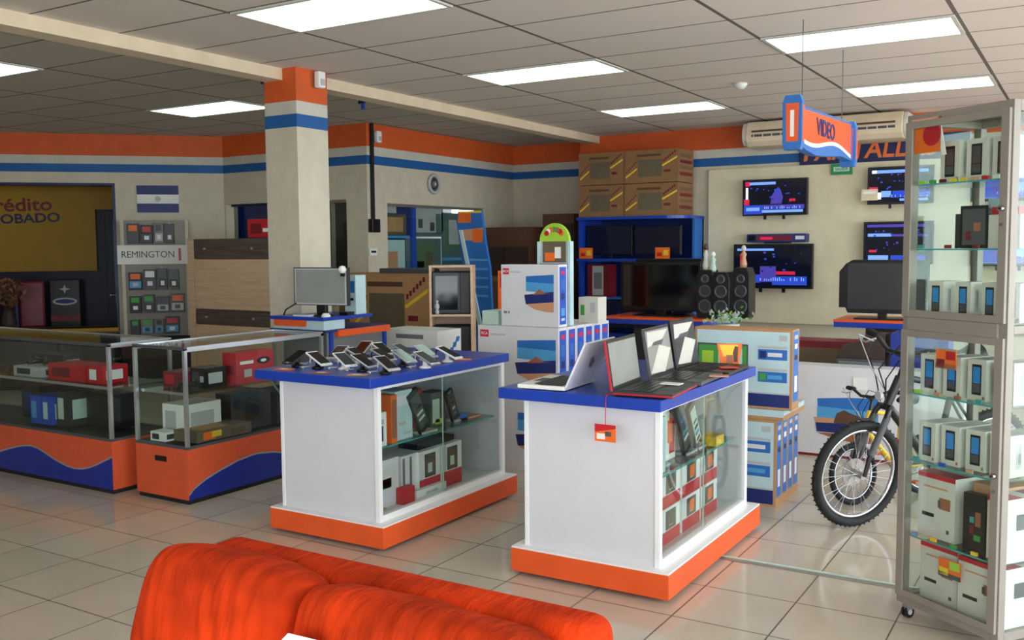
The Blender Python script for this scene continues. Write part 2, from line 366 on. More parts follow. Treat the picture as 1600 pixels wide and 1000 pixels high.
for x, j, lb in ((GX, -1, 'largest glowing ceiling panel, at the top edge of the photo right of the beam'),
                 (GX, 3, 'glowing ceiling panel right of the beam, between the largest one and the wall'),
                 (GX, 7, 'small glowing ceiling panel nearest the stacked cartons, left of the smoke detector'),
                 (GX+2.44, 3, 'long glowing ceiling panel at upper right of the smoke detector'),
                 (GX+2.44, 7, 'narrow glowing ceiling panel just above the air conditioner and glass cabinet')):
    ceiling_light(x+.01, GY+.61*j+.01, lb)
ceiling_light(GX-3.66-.06, GY-2.594+.61*7+.01, 'glowing ceiling panel left of the striped pillar')
ceiling_light(GX-3.66-.06, GY-2.594+.61*3+.01, 'glowing ceiling panel cut by the left edge of the photo')
b = MB(); b.lathe([(0, 0), (.055, 0), (.06, -.012), (.045, -.035), (.03, -.05), (0, -.052)], 'plastic_white')
tag(b.build('smoke_detector', loc=(-2.667, 8.179, CH)), 'small round white smoke detector on the ceiling tiles', 'smoke detector')
def hook(x, y, lb):
    b = MB(); b.box(-.035, .035, -.01, .01, -.03, 0, 'dblue'); b.box(0, .03, -.012, .012, -.085, -.03, 'blue')
    tag(b.build('ceiling_hook', loc=(x, y, CH)), lb, 'hook', 'blue ceiling hooks')
hook(-5.93, 5.79, 'small blue sign hook under the ceiling at left of the pillar'); hook(-5.99, 7.09, 'small blue sign hook on the ceiling right of the pillar')
# security lamps
def seclamp(loc, rz, lb):
    t = thing('security_sensor', lb, 'sensor', loc, rz, 'motion sensors')
    b = MB(); b.box(-.03, .03, -.02, 0, -.06, .05, 'wall_dark'); b.build('bracket', t)
    b = MB(); b.box(-.04, .04, -.075, -.02, -.07, .06, 'white'); b.build('sensor_body', t, bevel=.012)
    b = MB(); b.prism([(-.022, -.05), (.022, -.05), (.025, 0), (-.025, 0)], -.079, -.075, 'lgrey', 'y'); b.build('lens', t)
seclamp((-5.30, 5.72, 2.93), PI/2, 'small white sensor on the orange top of the pillar'); seclamp((-7.0, 8.5, 2.86), PI/2, 'small white sensor on the orange band beside the conduit')

# air conditioner
t = thing('air_conditioner', 'long cream ceiling air conditioner above the television wall', 'air conditioner', (-3.42, 10.52, 2.70))
b = MB(); pr = [(0, .02), (.03, 0), (.50, 0), (.52, .04), (.52, .27), (.03, .27), (0, .23)]
pts = [(.02, .2), (0, .12), (.02, .05), (.08, .0), (.52, .0), (.54, .27), (.06, .27)]
b.prism(pts, .05, 1.69, 'beam_cream', 'x'); b.build('casing', t, bevel=.01)
for x0, x1, n in ((0, .05, 'end_cap'), (1.69, 1.74, 'end_cap')):
    b = MB(); b.prism([(.03, .19), (.02, .12), (.035, .06), (.09, .015), (.52, .01), (.53, .26), (.07, .26)], x0, x1, 'offwhite', 'x'); b.build(n, t, bevel=.012)
b = MB(); b.box(.12, 1.62, -.002, .02, .10, .125, 'dgrey'); b.box(.12, 1.62, -.004, .02, .15, .17, 'brown')
for k in range(15): b.box(.14+k*.1, .15+k*.1, -.006, .01, .10, .125, 'offwhite')
b.build('air_outlet', t, label='dark outlet slots')

# hanging sign
sx = -1.60
t = thing('hanging_sign', 'orange and blue sign hanging from the ceiling reading VIDEO', 'sign', (sx, 5.92, 2.20))
b = MB(); b.prism([(0.05, .02), (.2, -.005), (.45, -.02), (.8, .0), (1.2, .03), (1.5, .02), (1.5, .30), (0.05, .26)], -.03, .03, 'mblue', 'x')
sign_b = b.build('sign_board', t, bevel=.004)
b = MB()
top = [(0.10, .262-.02), (1.46, .295-.012)]
wv = [(.10+1.36*k/16, .075+.03*math.sin(k/16*2*PI+PI*.2+PI)) for k in range(17)]
for sgn in (1, -1):
    x = .031*sgn
    b.add([(x, p[0], p[1]) for p in wv] + [(x, top[1][0], top[1][1]), (x, top[0][0], top[0][1])], [tuple(range(19))], 'orange_lam')
    x = .0325*sgn
    for k in range(16):
        a, c = wv[k], wv[k+1]; b.add([(x, a[0], a[1]-.022), (x, c[0], c[1]-.022), (x, c[0], c[1]+.004), (x, a[0], a[1]+.004)], [(0, 1, 2, 3)], 'white')
b.build('sign_face', t, label='orange face with a white wave')
text('VIDEO', .15, 'dblue', t, (.034, .70, .165), RT, bold=.02, fit=.50)
for y0, nm in ((-.02, 'near'), (1.5, 'far')):
    b = MB(); b.prism([(-.05, -.02), (.05, -.02), (.06, .02), (.06, .27), (.045, .31), (-.045, .31), (-.06, .27), (-.06, .02)], y0, y0+.06, 'mblue', 'y')
    b.fpoly([(-.035, .03), (.035, .03), (.04, .26), (-.04, .26)], 'orange_lam', y0); b.fpoly([(-.012, .06), (.012, .06), (.012, .22), (-.012, .22)], 'paper', y0, 2)
    b.rdec(y0+.01, .03, y0+.05, .25, 'orange_lam', .06)
    b.build('end_cap', t, bevel=.004)
b = MB(); b.cyl((0, .2, .28), (0, .2, .80), .003, 'dgrey', 6); b.cyl((0, 1.3, .28), (0, 1.3, .80), .003, 'dgrey', 6); b.build('wire', t)

# PANTALLAS banner
t = thing('wall_sign', 'dark blue sign with orange letters PANTALLAS over the televisions', 'sign', (-2.90, 11.06, 2.50))
b = MB(); b.box(0, 1.75, -.03, 0, 0, .27, 'navy'); b.build('sign_board', t, bevel=.003)
text('PANTALLAS', .27, 'cardboard', t, (.73, -.031, .13), bold=.02, ext=.003, fit=1.40, shear=.15)
text('PANTALLAS', .27, 'orange', t, (.735, -.035, .135), bold=.006, ext=.003, fit=1.38, shear=.15)
# exit sign
t = thing('exit_sign', 'small green exit sign on the wall below the orange letters', 'sign', (-2.54, 10.99, 2.375))
b = MB(); b.box(0, .23, -.02, 0, 0, .12, 'glow_green'); b.fdec(.03, .035, .2, .085, 'pale_green', -.02); b.build('sign_plate', t, bevel=.003)
text('SALIDA', .042, 'glow_green', t, (.115, -.0215, .06), bold=.02, ext=.0005)

# TV wall panel
b = MB(); b.box(-3.965, -.6, 11.0, 11.07, .70, 2.50, 'panel_cream'); struct('wall_panel', b, bevel=.004)

def tv(name, label, x, y, z, w, h, style, group='wall mounted televisions', d=.06, tagc=None, stand=False):
    t = thing(name, label, 'television', (x, y, z), 0, group)
    b = MB(); b.box(0, w, 0, d, 0, h, 'black'); b.build('bezel', t, bevel=.004)
    b = MB(); i = .018; S = (w-2*i, h-2*i)
    def q(u0, v0, u1, v1, m, k=1): b.fdec(i+S[0]*u0, i+S[1]*v0, i+S[0]*u1, i+S[1]*v1, m, -.0006, k)
    b.box(i, w-i, -.0006, 0, i, h-i, 'tv_dark')
    rnd = random.Random(style)
    if style in (1, 3, 4, 2, 5, 6):
        if style == 1:
            q(.08, .88, .52, .96, 'tv_lblue'); q(.02, .84, .10, .98, 'tv_red'); q(.03, .45, .07, .80, 'tv_white', 2); q(.0, .28, .09, .45, 'tv_red')
            q(.0, .0, .30, .27, 'tv_blue'); q(.04, .10, .26, .20, 'tv_lblue', 2); q(.30, .04, .96, .12, 'tv_lblue'); q(.30, .14, .98, .27, 'tv_violet')
            b.fpoly([(i+S[0]*u, i+S[1]*v) for u, v in ((.44, .3), (.62, .3), (.64, .5), (.60, .72), (.56, .80), (.52, .72), (.45, .52))], 'tv_violet', -.0006, 3); q(.74, .36, .84, .44, 'tv_red', 2)
            q(.5, .62, .58, .74, 'tv_blue', 4)
        elif style == 2:
            q(.03, .88, .52, .93, 'tv_lblue'); q(.07, .35, .12, .8, 'tv_red'); q(.34, .12, .55, .5, 'tv_violet'); q(.55, .30, .8, .38, 'tv_red'); q(.5, .05, .95, .26, 'tv_blue'); q(.62, .5, .72, .85, 'tv_dark')
            q(.22, .1, .34, .3, 'tv_blue')
        elif style == 3:
            q(.04, .86, .95, .95, 'tv_lblue'); q(.05, .86, .12, .95, 'tv_white', 2); q(.0, .38, .14, .46, 'tv_red'); q(.0, .1, .2, .3, 'tv_white'); q(.2, .16, .36, .34, 'tv_lblue'); q(.38, .14, .98, .34, 'tv_blue'); q(.5, .04, .95, .11, 'tv_lblue'); q(.72, .4, .8, .62, 'tv_violet')
        else:
            q(.03, .9, .9, .97, 'tv_violet'); q(.04, .66, .4, .74, 'tv_lblue'); q(.4, .66, .95, .72, 'tv_violet'); q(.06, .26, .18, .32, 'tv_red'); q(.05, .04, .36, .18, 'tv_lblue'); q(.4, .04, .92, .18, 'tv_blue')
            if style > 4: q(.05, .05, .95, .6, 'tv_blue', 3); q(.3, .2, .5, .5, 'tv_violet', 4); q(.6, .2, .75, .55, 'tv_lblue', 4)
        for k in range(26):
            u, v = rnd.uniform(.1, .9), rnd.uniform(.3, .82); s = rnd.uniform(.01, .035); q(u, v, u+s, v+s*1.3, rnd.choice(['tv_violet', 'tv_blue', 'tv_dark']), 5)
        if style != 4:
            for k in range(22):
                u = .34+.62*k/22; q(u, .15, u+.014, .15+rnd.uniform(.04, .1), rnd.choice(['tv_lblue', 'tv_blue']), 5)
    b.build('screen', t, label='lit screen showing a dark blue programme' if style else None)
    if not stand:
        b = MB(); b.box(w*.3, w*.38, d, d+.055, h*.2, h*.8, 'black'); b.box(w*.6, w*.68, d, d+.055, h*.2, h*.8, 'black'); b.box(w*.33, w*.37, .01, .03, -.045, 0, 'black'); b.box(w*.62, w*.66, .01, .03, -.045, 0, 'black'); b.build('wall_bracket', t)
    else:
        b = MB(); b.box(w*.46, w*.54, .01, .04, -.04, 0, 'black'); b.box(w*.3, w*.7, -.09, .12, -.055, -.04, 'black'); b.build('stand', t, bevel=.004)
    return t
tv('television', 'wall television at upper left of the cream panel, lit blue, above the soundbar', -3.51, 10.88, 1.94, .74, .415, 1)
tv('television', 'largest wall television, lower left on the cream panel under the soundbar', -3.61, 10.88, 1.105, .91, .51, 2)
tv('television', 'wall television beside the glass cabinet, top row, with a white tag at its corner', -2.13, 10.88, 2.03, .66, .40, 3)
tv('television', 'wall television behind the glass cabinet edge, in the row below the tagged one', -2.16, 10.88, 1.39, .70, .455, 4)
tv('television', 'wall television seen through the upper glass door of the cabinet at far right', -1.12, 10.88, 2.03, .66, .40, 5)
tv('television', 'wall television seen through the cabinet below the far right one', -1.10, 10.88, 1.37, .70, .43, 6)
b = MB(); b.box(0, .17, -.004, 0, 0, .12, 'beam_cream'); b.fdec(.02, .07, .15, .1, 'white', -.004); tag(b.build('price_card', loc=(-2.19, 10.872, 2.075)), 'cream card stuck on the corner of the upper right television', 'card')
t = thing('soundbar', 'purplish soundbar box mounted above the largest television', 'soundbar', (-3.45, 10.86, 1.635))
b = MB(); b.box(0, .68, 0, .14, 0, .095, 'dblue'); b.fdec(.12, .02, .52, .075, 'maroon', 0); b.fdec(.16, .03, .3, .06, 'tv_red', 0, 2); b.fdec(.56, .03, .66, .07, 'lilac', 0); b.fdec(.02, .02, .1, .08, 'screen_black'); b.build('bar_body', t, bevel=.008)
b = MB(); b.box(.2, .48, .02, .14, -.012, 0, 'black'); b.build('bracket', t)

# ================================================================= LEFT WALL: office, flag, rack
DR = PI/4   # things on the diagonal wall: local x to the right along it, -y into the room
def DW(s, t, z): return (-9.31 - s*.70711 + t*.70711, 8.35 - s*.70711 - t*.70711, z)   # s leftward, t into room
t = thing('banner', 'yellow banner reading Crédito APROBADO inside the dark office at left', 'banner', DW(3.72, -1.36, 0), DR)
# local x = 3.6 - s
b = MB(); b.prism([(.05, 1.33), (1.98, 1.33), (1.98, 2.15), (2.62, 2.15), (2.62, 2.72), (.05, 2.72)], -.02, 0, 'yellow_wall', 'y'); b.build('sheet', t)
text('Crédito', .24, 'maroon', t, (1.0, -.022, 2.20), (PI/2, -.03, 0), bold=.02, align='CENTER', fit=.90)
text('APROBADO', .17, 'navy', t, (1.0, -.022, 2.02), (PI/2, -.04, 0), bold=.025, align='CENTER', fit=1.10)
b = MB(); b.box(.05, 2.9, -.03, 0, 2.73, 2.80, 'navy'); b.build('top_rail', t)
t = thing('office_door', 'dark navy door with glass panels beside the yellow banner', 'door', DW(1.62, -1.36, 0), DR)
b = MB(); b.box(0, .62, -.04, 0, 0, 2.13, 'office_navy'); b.build('door_leaf', t, bevel=.004)
b = MB(); b.box(.1, .2, -.045, -.04, .9, 2.0, 'teal'); b.box(.34, .52, -.045, -.04, 1.3, 2.0, 'dblue'); b.build('glass_panel', t)
b = MB(); b.cyl((.05, -.04, 1.0), (.05, -.09, 1.0), .012, 'chrome'); b.cyl((.05, -.09, 1.0), (.14, -.09, 1.0), .01, 'chrome'); b.build('handle', t)
t = thing('office_chair', 'dark red office chair with blue side under the yellow banner', 'chair', DW(2.44, -.80, 0), DR+.2)
b = MB(); b.box(-.15, .15, -.06, .03, .62, 1.22, 'maroon'); b.build('backrest', t, bevel=.03)
b = MB(); b.box(-.20, -.155, -.06, .04, .62, 1.18, 'dblue'); b.build('side_panel', t, bevel=.01)
b = MB(); b.box(-.20, .20, -.42, -.02, .42, .52, 'maroon'); b.build('seat', t, bevel=.03)
b = MB(); b.cyl((0, -.22, .08), (0, -.22, .42), .03, 'black'); b.build('post', t)
b = MB()
for k in range(5):
    a = k*2*PI/5; b.cyl((0, -.22, .09), (.22*math.cos(a), -.22+.22*math.sin(a), .05), .022, 'black', 8, .014); b.cyl((.22*math.cos(a)-.02, -.22+.22*math.sin(a), .027), (.22*math.cos(a)+.02, -.22+.22*math.sin(a), .027), .027, 'black_matte', 10)
b.build('base', t)
t = thing('speaker_box', 'black box with white cross and oval badge inside the office', 'box', DW(2.27, -1.0, .0), DR)
b = MB(); b.box(0, .36, 0, .26, 0, 1.22, 'black'); b.fpoly([(.18+.035*math.cos(k*PI/4)*(2 if k % 2 == 0 else .7), 1.10+.03*math.sin(k*PI/4)*(2 if k % 2 == 0 else .7)) for k in range(8)], 'lgrey')
b.fpoly([(.18+.15*math.cos(k*PI/8), .94+.05*math.sin(k*PI/8)) for k in range(16)], 'lgrey'); b.fpoly([(.18+.12*math.cos(k*PI/8), .94+.03*math.sin(k*PI/8)) for k in range(16)], 'dblue', 0, 2)
b.fdec(.0, .68, .36, .76, 'maroon'); b.build('cabinet', t, bevel=.005)
t = thing('potted_plant', 'round brown dried plant in a dark pot on the office sill', 'plant', DW(2.52, -.02, .662), 0)
b = MB(); b.lathe([(0, 0), (.07, 0), (.09, .08), (.06, .2), (.05, .26), (0, .26)], 'dark_brown'); b.build('pot', t)
b = MB()
for k in range(420):
    th, ph = random.uniform(0, 2*PI), math.acos(random.uniform(-1, 1)); r = random.uniform(.05, .19)
    c = Vector((r*math.sin(ph)*math.cos(th), r*math.sin(ph)*math.sin(th), .45+r*math.cos(ph))); q = Vector((random.uniform(-1, 1), random.uniform(-1, 1), random.uniform(-1, 1))).normalized()*.045
    p = q.orthogonal()*.6; b.add([c-q, c+p*.5, c+q, c-p*.5], [(0, 1, 2, 3)], random.choice(['brown', 'cardboard_d', 'rust', 'brown']))
    if k % 8 == 0: b.add([(0, 0, .2), c, c+Vector((.004, .004, .004))], [(0, 1, 2)], 'dark_brown')
b.build('foliage', t)
b = MB(); b.lathe([(0, 0), (.07, 0), (.09, .12), (.10, .3), (.06, .42), (.08, .5), (0, .5)], 'offwhite'); tag(b.build('vase', loc=DW(2.83, .0, .662)), 'tall cream vase on the office sill at the left photo edge', 'vase')
b = MB(); b.box(-3.3, -1.27, -.12, .30, .62, .66, 'yellow_wall'); b.box(-3.3, -1.27, -.12, -.09, .55, .62, 'brown'); o = b.build('window_sill', loc=(-9.31, 8.35, 0), rot=(0, 0, DR)); o['kind'] = 'structure'; o.name = 'trim_sill'
# flag
t = thing('flag_poster', 'blue white blue flag poster on the diagonal wall beside the office opening', 'poster', DW(1.02, .002, 2.06), DR)
b = MB(); b.box(0, .485, -.012, 0, 0, .33, 'paper'); b.fdec(0, .22, .485, .33, 'dblue', -.012); b.fdec(0, .0, .485, .11, 'dblue', -.012); b.fpoly([(.2425+.035*math.cos(k*PI/6), .165+.035*math.sin(k*PI/6)) for k in range(12)], 'lgrey', -.012, 2); b.build('print', t)
# accessories rack
t = thing('display_rack', 'tall white peg rack of small appliances with a REMINGTON header', 'display rack', DW(1.2, .16, 0), DR)
b = MB(); b.box(0, .78, .0, .03, .3, 1.96, 'alu_matte'); b.box(-.01, .79, -.25, .03, 0, .05, 'black'); b.box(0, .04, -.02, .04, 0, 1.96, 'wall_cream'); b.box(.74, .78, -.02, .04, 0, 1.96, 'wall_cream'); b.box(0, .78, -.2, .03, .05, .55, 'black_matte'); b.build('pegboard', t)
b = MB(); b.box(-.04, .80, -.05, -.02, 1.43, 1.66, 'paper'); b.box(.66, .69, -.053, -.05, 1.47, 1.62, 'red'); b.build('header', t, label='white header board')
text('REMINGTON', .115, 'black', t, (.31, -.052, 1.545), bold=.0, fit=.60)
pk = 0
for zi, (z0, z1) in enumerate(((1.68, 1.93), (1.12, 1.38), (.84, 1.08), (.58, .8))):
    x = .08
    while x < .58:
        w = random.uniform(.10, .16); b = MB(); h = z1-z0-random.uniform(0, .05)
        cm = random.choice(['black', 'charcoal', 'dgrey', 'teal', 'charcoal', 'maroon', 'black', 'grey'])
        b.box(0, w, -.05, .0, 0, h, cm); b.fdec(.01, h*.12, w-.01, h*.5, random.choice(['black', 'lgrey', 'skyblue', 'charcoal']), -.05); b.fdec(.02, h*.62, w-.02, h*.92, random.choice(['red', 'orange', 'white', 'green', 'black']), -.05)
        b.fdec(w*.3, h*.2, w*.7, h*.42, random.choice(['lgrey', 'white', 'black']), -.05, 2); b.box(w/2-.003, w/2+.003, -.06, .02, h, h+.01, 'chrome')
        p = DW(1.2-x, .175, z0)
        o = b.build('blister_pack', loc=p, rot=(0, 0, DR), bevel=.002)
        tag(o, '%s small boxed appliance, %s from the left, %s row of the rack' % ({'black': 'black', 'charcoal': 'dark grey', 'dgrey': 'slate grey', 'teal': 'teal', 'grey': 'mid grey', 'maroon': 'dark red'}[cm], ORD[int((x-.08)/.12)], ['topmost', 'second', 'third', 'lowest'][zi]), 'boxed appliance', 'boxed appliances hanging on the rack')
        x += w+.02; pk += 1

# wardrobe and red box
t = thing('wardrobe', 'light oak wardrobe with dark grey drawer strips against the rear wall', 'wardrobe', (-8.88, 7.40, 0))
WW, WD, WH = 1.36, .55, 1.73
b = MB(); b.box(0, .10, 0, WD, 0, WH, 'oak'); b.box(WW-.03, WW, 0, WD, 0, WH, 'oak'); b.box(.10, WW-.03, .03, WD, 0, WH-.01, 'wood_md'); b.build('carcass', t, bevel=.003)
for z0, z1, m, n in ((1.50, 1.72, 'walnut', 'drawer'), (.93, 1.49, 'oak', 'door'), (.76, .92, 'walnut', 'drawer'), (.08, .75, 'oak', 'door')):
    b = MB(); b.box(.11, WW-.04, .0, .03, z0, z1, m); o = b.build(n, t, bevel=.003)
    if n == 'drawer': k = MB(); k.cyl((.3, -.02, (z0+z1)/2), (.3, .0, (z0+z1)/2), .012, 'alu_bright'); k.cyl((1.05, -.02, (z0+z1)/2), (1.05, .0, (z0+z1)/2), .012, 'alu_bright'); k.build('knob', o)
def carton(name, label, cat, loc, w, d, h, base, dec=None, rz=0, group=None, bevel=.003):
    b = MB(); b.box(0, w, 0, d, 0, h, base)
    if dec: dec(b, w, d, h)
    o = b.build(name, loc=loc, rot=(0, 0, rz), bevel=0)
    return tag(o, label, cat, group)
def d_red(b, w, d, h):
    b.fdec(w*.1, h*.2, w*.5, h*.75, 'maroon'); b.fdec(w*.55, h*.3, w*.9, h*.5, 'paper'); b.rdec(d*.2, h*.2, d*.8, h*.7, 'maroon', w); b.tdec(w*.1, d*.1, w*.9, d*.5, 'maroon', h)
carton('appliance_box', 'bright red appliance box on top of the oak wardrobe', 'box', (-8.0, 7.5, 1.73), .42, .3, .20, 'red', d_red)

# conduit and round vent
t = thing('cable_conduit', 'dark cable conduit running down the wall corner to a black box', 'conduit', (-6.99, 8.42, 0))
b = MB(); b.box(0, .025, -.02, .02, 1.9, 3.0, 'black_matte'); b.build('pipe', t)
b = MB(); b.box(0, .06, -.07, .07, 1.78, 1.93, 'black'); b.build('switch_box', t, bevel=.006)
b = MB(); b.box(-.005, .012, -.06, .06, 1.52, 1.60, 'white'); b.rdec(-.045, 1.55, .045, 1.575, 'black', .012); b.build('wall_socket', t, bevel=.003)
t = thing('wall_vent', 'round dark ringed vent on the wall above the poster window', 'vent', (-7.0, 9.6, 2.385))
b = MB(); b.torus((.02, 0, 0), .105, .022, 'lgrey', 'x'); b.build('rim', t)
b = MB(); b.cyl((0, 0, 0), (.012, 0, 0), .10, 'black', 28); b.torus((.02, 0, 0), .07, .012, 'dgrey', 'x'); b.torus((.02, 0, 0), .035, .012, 'grey', 'x'); b.cyl((.01, 0, 0), (.04, 0, 0), .022, 'lgrey'); b.build('grille', t)

# posters behind the big window
def poster(name, lb, y0, y1, z0, z1, base, decs, x=-7.14):
    b = MB(); b.box(-.01, 0, 0, y1-y0, 0, z1-z0, base)
    for (a, c, e, g, m, *k) in decs: b.rdec(a*(y1-y0), c*(z1-z0), e*(y1-y0), g*(z1-z0), m, 0, *(k or [1]))
    tag(b.build(name, loc=(x, y0, z0)), lb, 'poster', 'posters inside the shop window')
poster('poster', 'poster with a brown oval on blue, upper left in the shop window', 8.73, 9.36, 1.72, 2.1, 'dblue', [(.05, .1, .8, .75, 'card_pic'), (.12, .2, .7, .65, 'cardboard', 2), (.0, .78, .5, 1, 'lgrey'), (.0, 0, 1, .08, 'skyblue')])
poster('poster', 'pale poster with a pink figure, lower left in the shop window', 8.73, 9.2, 1.15, 1.70, 'pale_blue', [(.3, .3, .7, .75, 'sand'), (.2, 0, .9, .25, 'lime'), (.35, .1, .6, .28, 'card_pic', 2), (.05, .55, .3, .8, 'lilac')])
poster('poster', 'green blurred poster in the middle of the shop window', 9.22, 9.95, 1.15, 1.72, 'dull_teal', [(0, 0, .5, .5, 'dull_blue'), (.3, .3, .8, .9, 'dull_green'), (.1, .05, .9, .2, 'dull_blue', 2), (.55, .4, .75, .7, 'card_pic', 3)])
poster('poster', 'grey green poster with small figures, upper right in the shop window', 9.38, 10.0, 1.74, 2.1, 'lgrey', [(.15, .3, .3, .6, 'dgrey'), (.55, .2, .7, .5, 'dgrey'), (0, 0, 1, .15, 'dull_teal'), (.75, .1, .95, .8, 'dull_teal')])
poster('poster', 'blue striped poster low at right in the shop window', 9.97, 10.75, 1.15, 2.05, 'dull_teal', [(0, .1, 1, .3, 'dull_blue'), (.1, .5, .8, .8, 'dull_green'), (0, .32, 1, .36, 'skyblue'), (.2, .55, .5, .9, 'lgrey', 2)])
b = MB(); b.box(0, .3, 0, .03, 0, 1.0, 'wood_md'); tag(b.build('wooden_board', loc=(-7.58, 8.75, 0.45)), 'brown wooden board behind the narrow rear window', 'board')
# blue room hint behind the rear window
b = MB(); b.box(0, .05, 0, .05, 0, .12, 'yellow'); b.cyl((.025, .025, .12), (.025, .025, .5), .006, 'black', 6); tag(b.build('pendant_lamp', loc=(-9.3, 8.9, 1.75)), 'small yellow pendant lamp behind the blue rear window', 'lamp')

t = thing('low_cabinet', 'long black cabinet against the diagonal wall under the office sill', 'cabinet', (-9.31, 8.35, 0), DR)
b = MB(); b.box(-3.7, -1.25, -.55, -.14, 0, .60, 'black_matte'); b.build('carcass', t, bevel=.01)
for k in range(4): b = MB(); b.box(-3.68+.61*k, -3.10+.61*k, -.565, -.55, .05, .56, 'black'); o = b.build('door', t); c = MB(); c.box(-3.15+.61*k, -3.135+.61*k, -.58, -.565, .3, .42, 'dgrey'); c.build('handle', o)
# ================================================================= LOW GLASS CASES ON THE LEFT
def wave_pts(L_, f, z0=0.03, n=28): return [(L_*k/n, f(k/n)) for k in range(n+1)]
def case_base(b, face, L_, f, off, rev=False):
    """blue lower part with a silver wavy line on one long face"""
    pts = wave_pts(L_, f)
    add = (b.fpoly if face == 'f' else b.rpoly)
    for k in range(len(pts)-1):
        (a, za), (c, zc) = pts[k], pts[k+1]
        if max(za, zc) < .04: continue
        add([(a, .03), (c, .03), (c, max(.03, zc)), (a, max(.03, za))], 'navy' if 0 else 'blue_case', off, 1)
        add([(a, max(.03, za)-.004), (c, max(.03, zc)-.004), (c, max(.03, zc)+.007), (a, max(.03, za)+.007)], 'silver_line', off, 2)
mat('blue_case', (22, 44, 140), .4)
def display_case(label, loc, w, d, face, f, group):
    t = thing('display_case', label, 'display case', loc, 0, group)
    b = MB(); b.box(.01, w-.01, .01, d-.01, .0, .03, 'black_matte'); b.box(0, w, 0, d, .03, .35, 'orange_dull')
    case_base(b, face, w if face == 'f' else d, f, 0 if face == 'f' else w)
    b.tdec(.012, .012, w-.012, d-.012, 'charcoal', .35, 2)
    b.build('base', t, bevel=0)
    b = MB(); e = .022
    for z in (.35,): b.box(0, w, 0, .02, z, z+.018, 'dgrey'); b.box(0, w, d-.02, d, z, z+.018, 'dgrey'); b.box(0, .02, .02, d-.02, z, z+.018, 'dgrey'); b.box(w-.02, w, .02, d-.02, z, z+.018, 'dgrey')
    b.build('lower_rail', t)
    for x in (0, w-e):
        for y in (0, d-e): p = MB(); p.box(x, x+e, y, y+e, .365, .985, 'alu_bright'); p.build('post', t)
    b = MB(); b.box(w-e, w, e, d-e, .965, .995, 'alu_bright'); b.box(0, e, e, d-e, .965, .995, 'alu_bright'); b.box(0, w, d-e, d, .965, .995, 'alu_bright'); b.box(0, w, 0, e, .975, .995, 'dgrey'); b.build('upper_rail', t)
    b = MB(); b.box(e, w-e, e, d-e, .983, .99, 'glass'); b.build('top_pane', t)
    b = MB(); b.box(e, w-e, .006, .011, .37, .965, 'glass'); b.build('front_pane', t)
    b = MB(); b.box(w-.012, w-.007, e, d-e, .37, .965, 'glass'); b.build('side_pane', t)
    b = MB(); b.box(e, w-e, .04 if face == 'f' else d*.0+.04, d-.03, .69, .698, 'shelf_glass'); b.box(e, w-e, .035, .04, .685, .703, 'alu_bright'); b.build('glass_shelf', t)
    return t
def curve(pts):
    def f(q):
        if q <= pts[0][0]: return pts[0][1]
        for (a, za), (c, zc) in zip(pts, pts[1:]):
            if q <= c: k = (q-a)/(c-a); k = k*k*(3-2*k) if abs(zc-za) < .03 else k; return za+(zc-za)*k
        return pts[-1][1]
    def g(u, e=.018): return (f(u-e)+f(u-e/2)+f(u)+f(u+e/2)+f(u+e))/5 if e < u < 1-e else f(u)
    return g
f1 = curve([(0, .20), (.12, .26), (.3, .15), (.42, .13), (.44, .153), (.546, .216), (.60, .235), (.645, .226), (.725, .164), (.78, .135), (.833, .126), (.88, .14), (.924, .176), (1, .25)])
f2 = curve([(0, .06), (.02, .088), (.10, .135), (.23, .181), (.34, .209), (.45, .221), (.57, .206), (.69, .169), (.85, .10), (1, .08)])
dc2 = display_case('near glass display case with orange base and one rising blue curve', (-5.30, 3.95, 0), .50, 1.25, 'r', f2, 'orange based glass cases')
b = MB(); b.box(.19, .30, -.003, .0, .255, .29, 'black'); b.build('vent_slot', dc2, label='black finger slot')
dc1 = display_case('far left glass display case with orange base and a blue double wave', (-7.75, 3.88, 0), 2.30, .50, 'f', f1, 'orange based glass cases')
ci = 0
def item(name, label, cat, loc, w, d, h, m, dec=None, rz=0, group=None): return carton(name, label, cat, loc, w, d, h, m, dec, rz, group)
def d_plain(m2, m3=None):
    def f(b, w, d, h):
        b.fdec(w*.12, h*.2, w*.6, h*.8, m2); b.rdec(d*.15, h*.2, d*.8, h*.75, m3 or m2, w)
        if m3: b.fdec(w*.65, h*.3, w*.9, h*.6, m3)
    return f
# case 1: upper shelf z .70, floor z .37
for (x, y, w, d, h, m, m2, lb) in ((-6.30, 4.0, .42, .22, .11, 'red', 'maroon', 'long red box on the left case shelf, beside the post'),
        (-5.85, 4.0, .16, .2, .12, 'red', 'paper', 'short red box with white label in the corner of the left case'),
        (-6.72, 4.0, .34, .22, .07, 'lgrey', 'charcoal', 'pale grey game box on the left case shelf'),
        (-6.85, 4.22, .40, .16, .13, 'charcoal', 'lgrey', 'dark radio at the back of the left case shelf')):
    item('product_box', lb, 'box', (x, y, .6985), w, d, h, m, d_plain(m2), 0, 'products in the left case')
for (x, y, w, d, h, m, m2, lb) in ((-6.50, 3.98, .12, .18, .20, 'blue', 'skyblue', 'blue box with pale swirl low in the left case'),
        (-6.36, 3.98, .11, .18, .20, 'blue', 'pale_blue', 'second blue box low in the left case, to the right of its twin'),
        (-6.22, 4.0, .14, .2, .25, 'charcoal', 'pale_green', 'dark grey green box low in the left case'),
        (-6.02, 4.1, .30, .2, .24, 'black', 'black_matte', 'black speaker low in the left case'),
        (-6.80, 4.1, .22, .2, .24, 'black', 'dblue', 'black box low at the left end of the left case')):
    item('product_box', lb, 'box', (x, y, .369), w, d, h, m, d_plain(m2), 0, 'products in the left case')
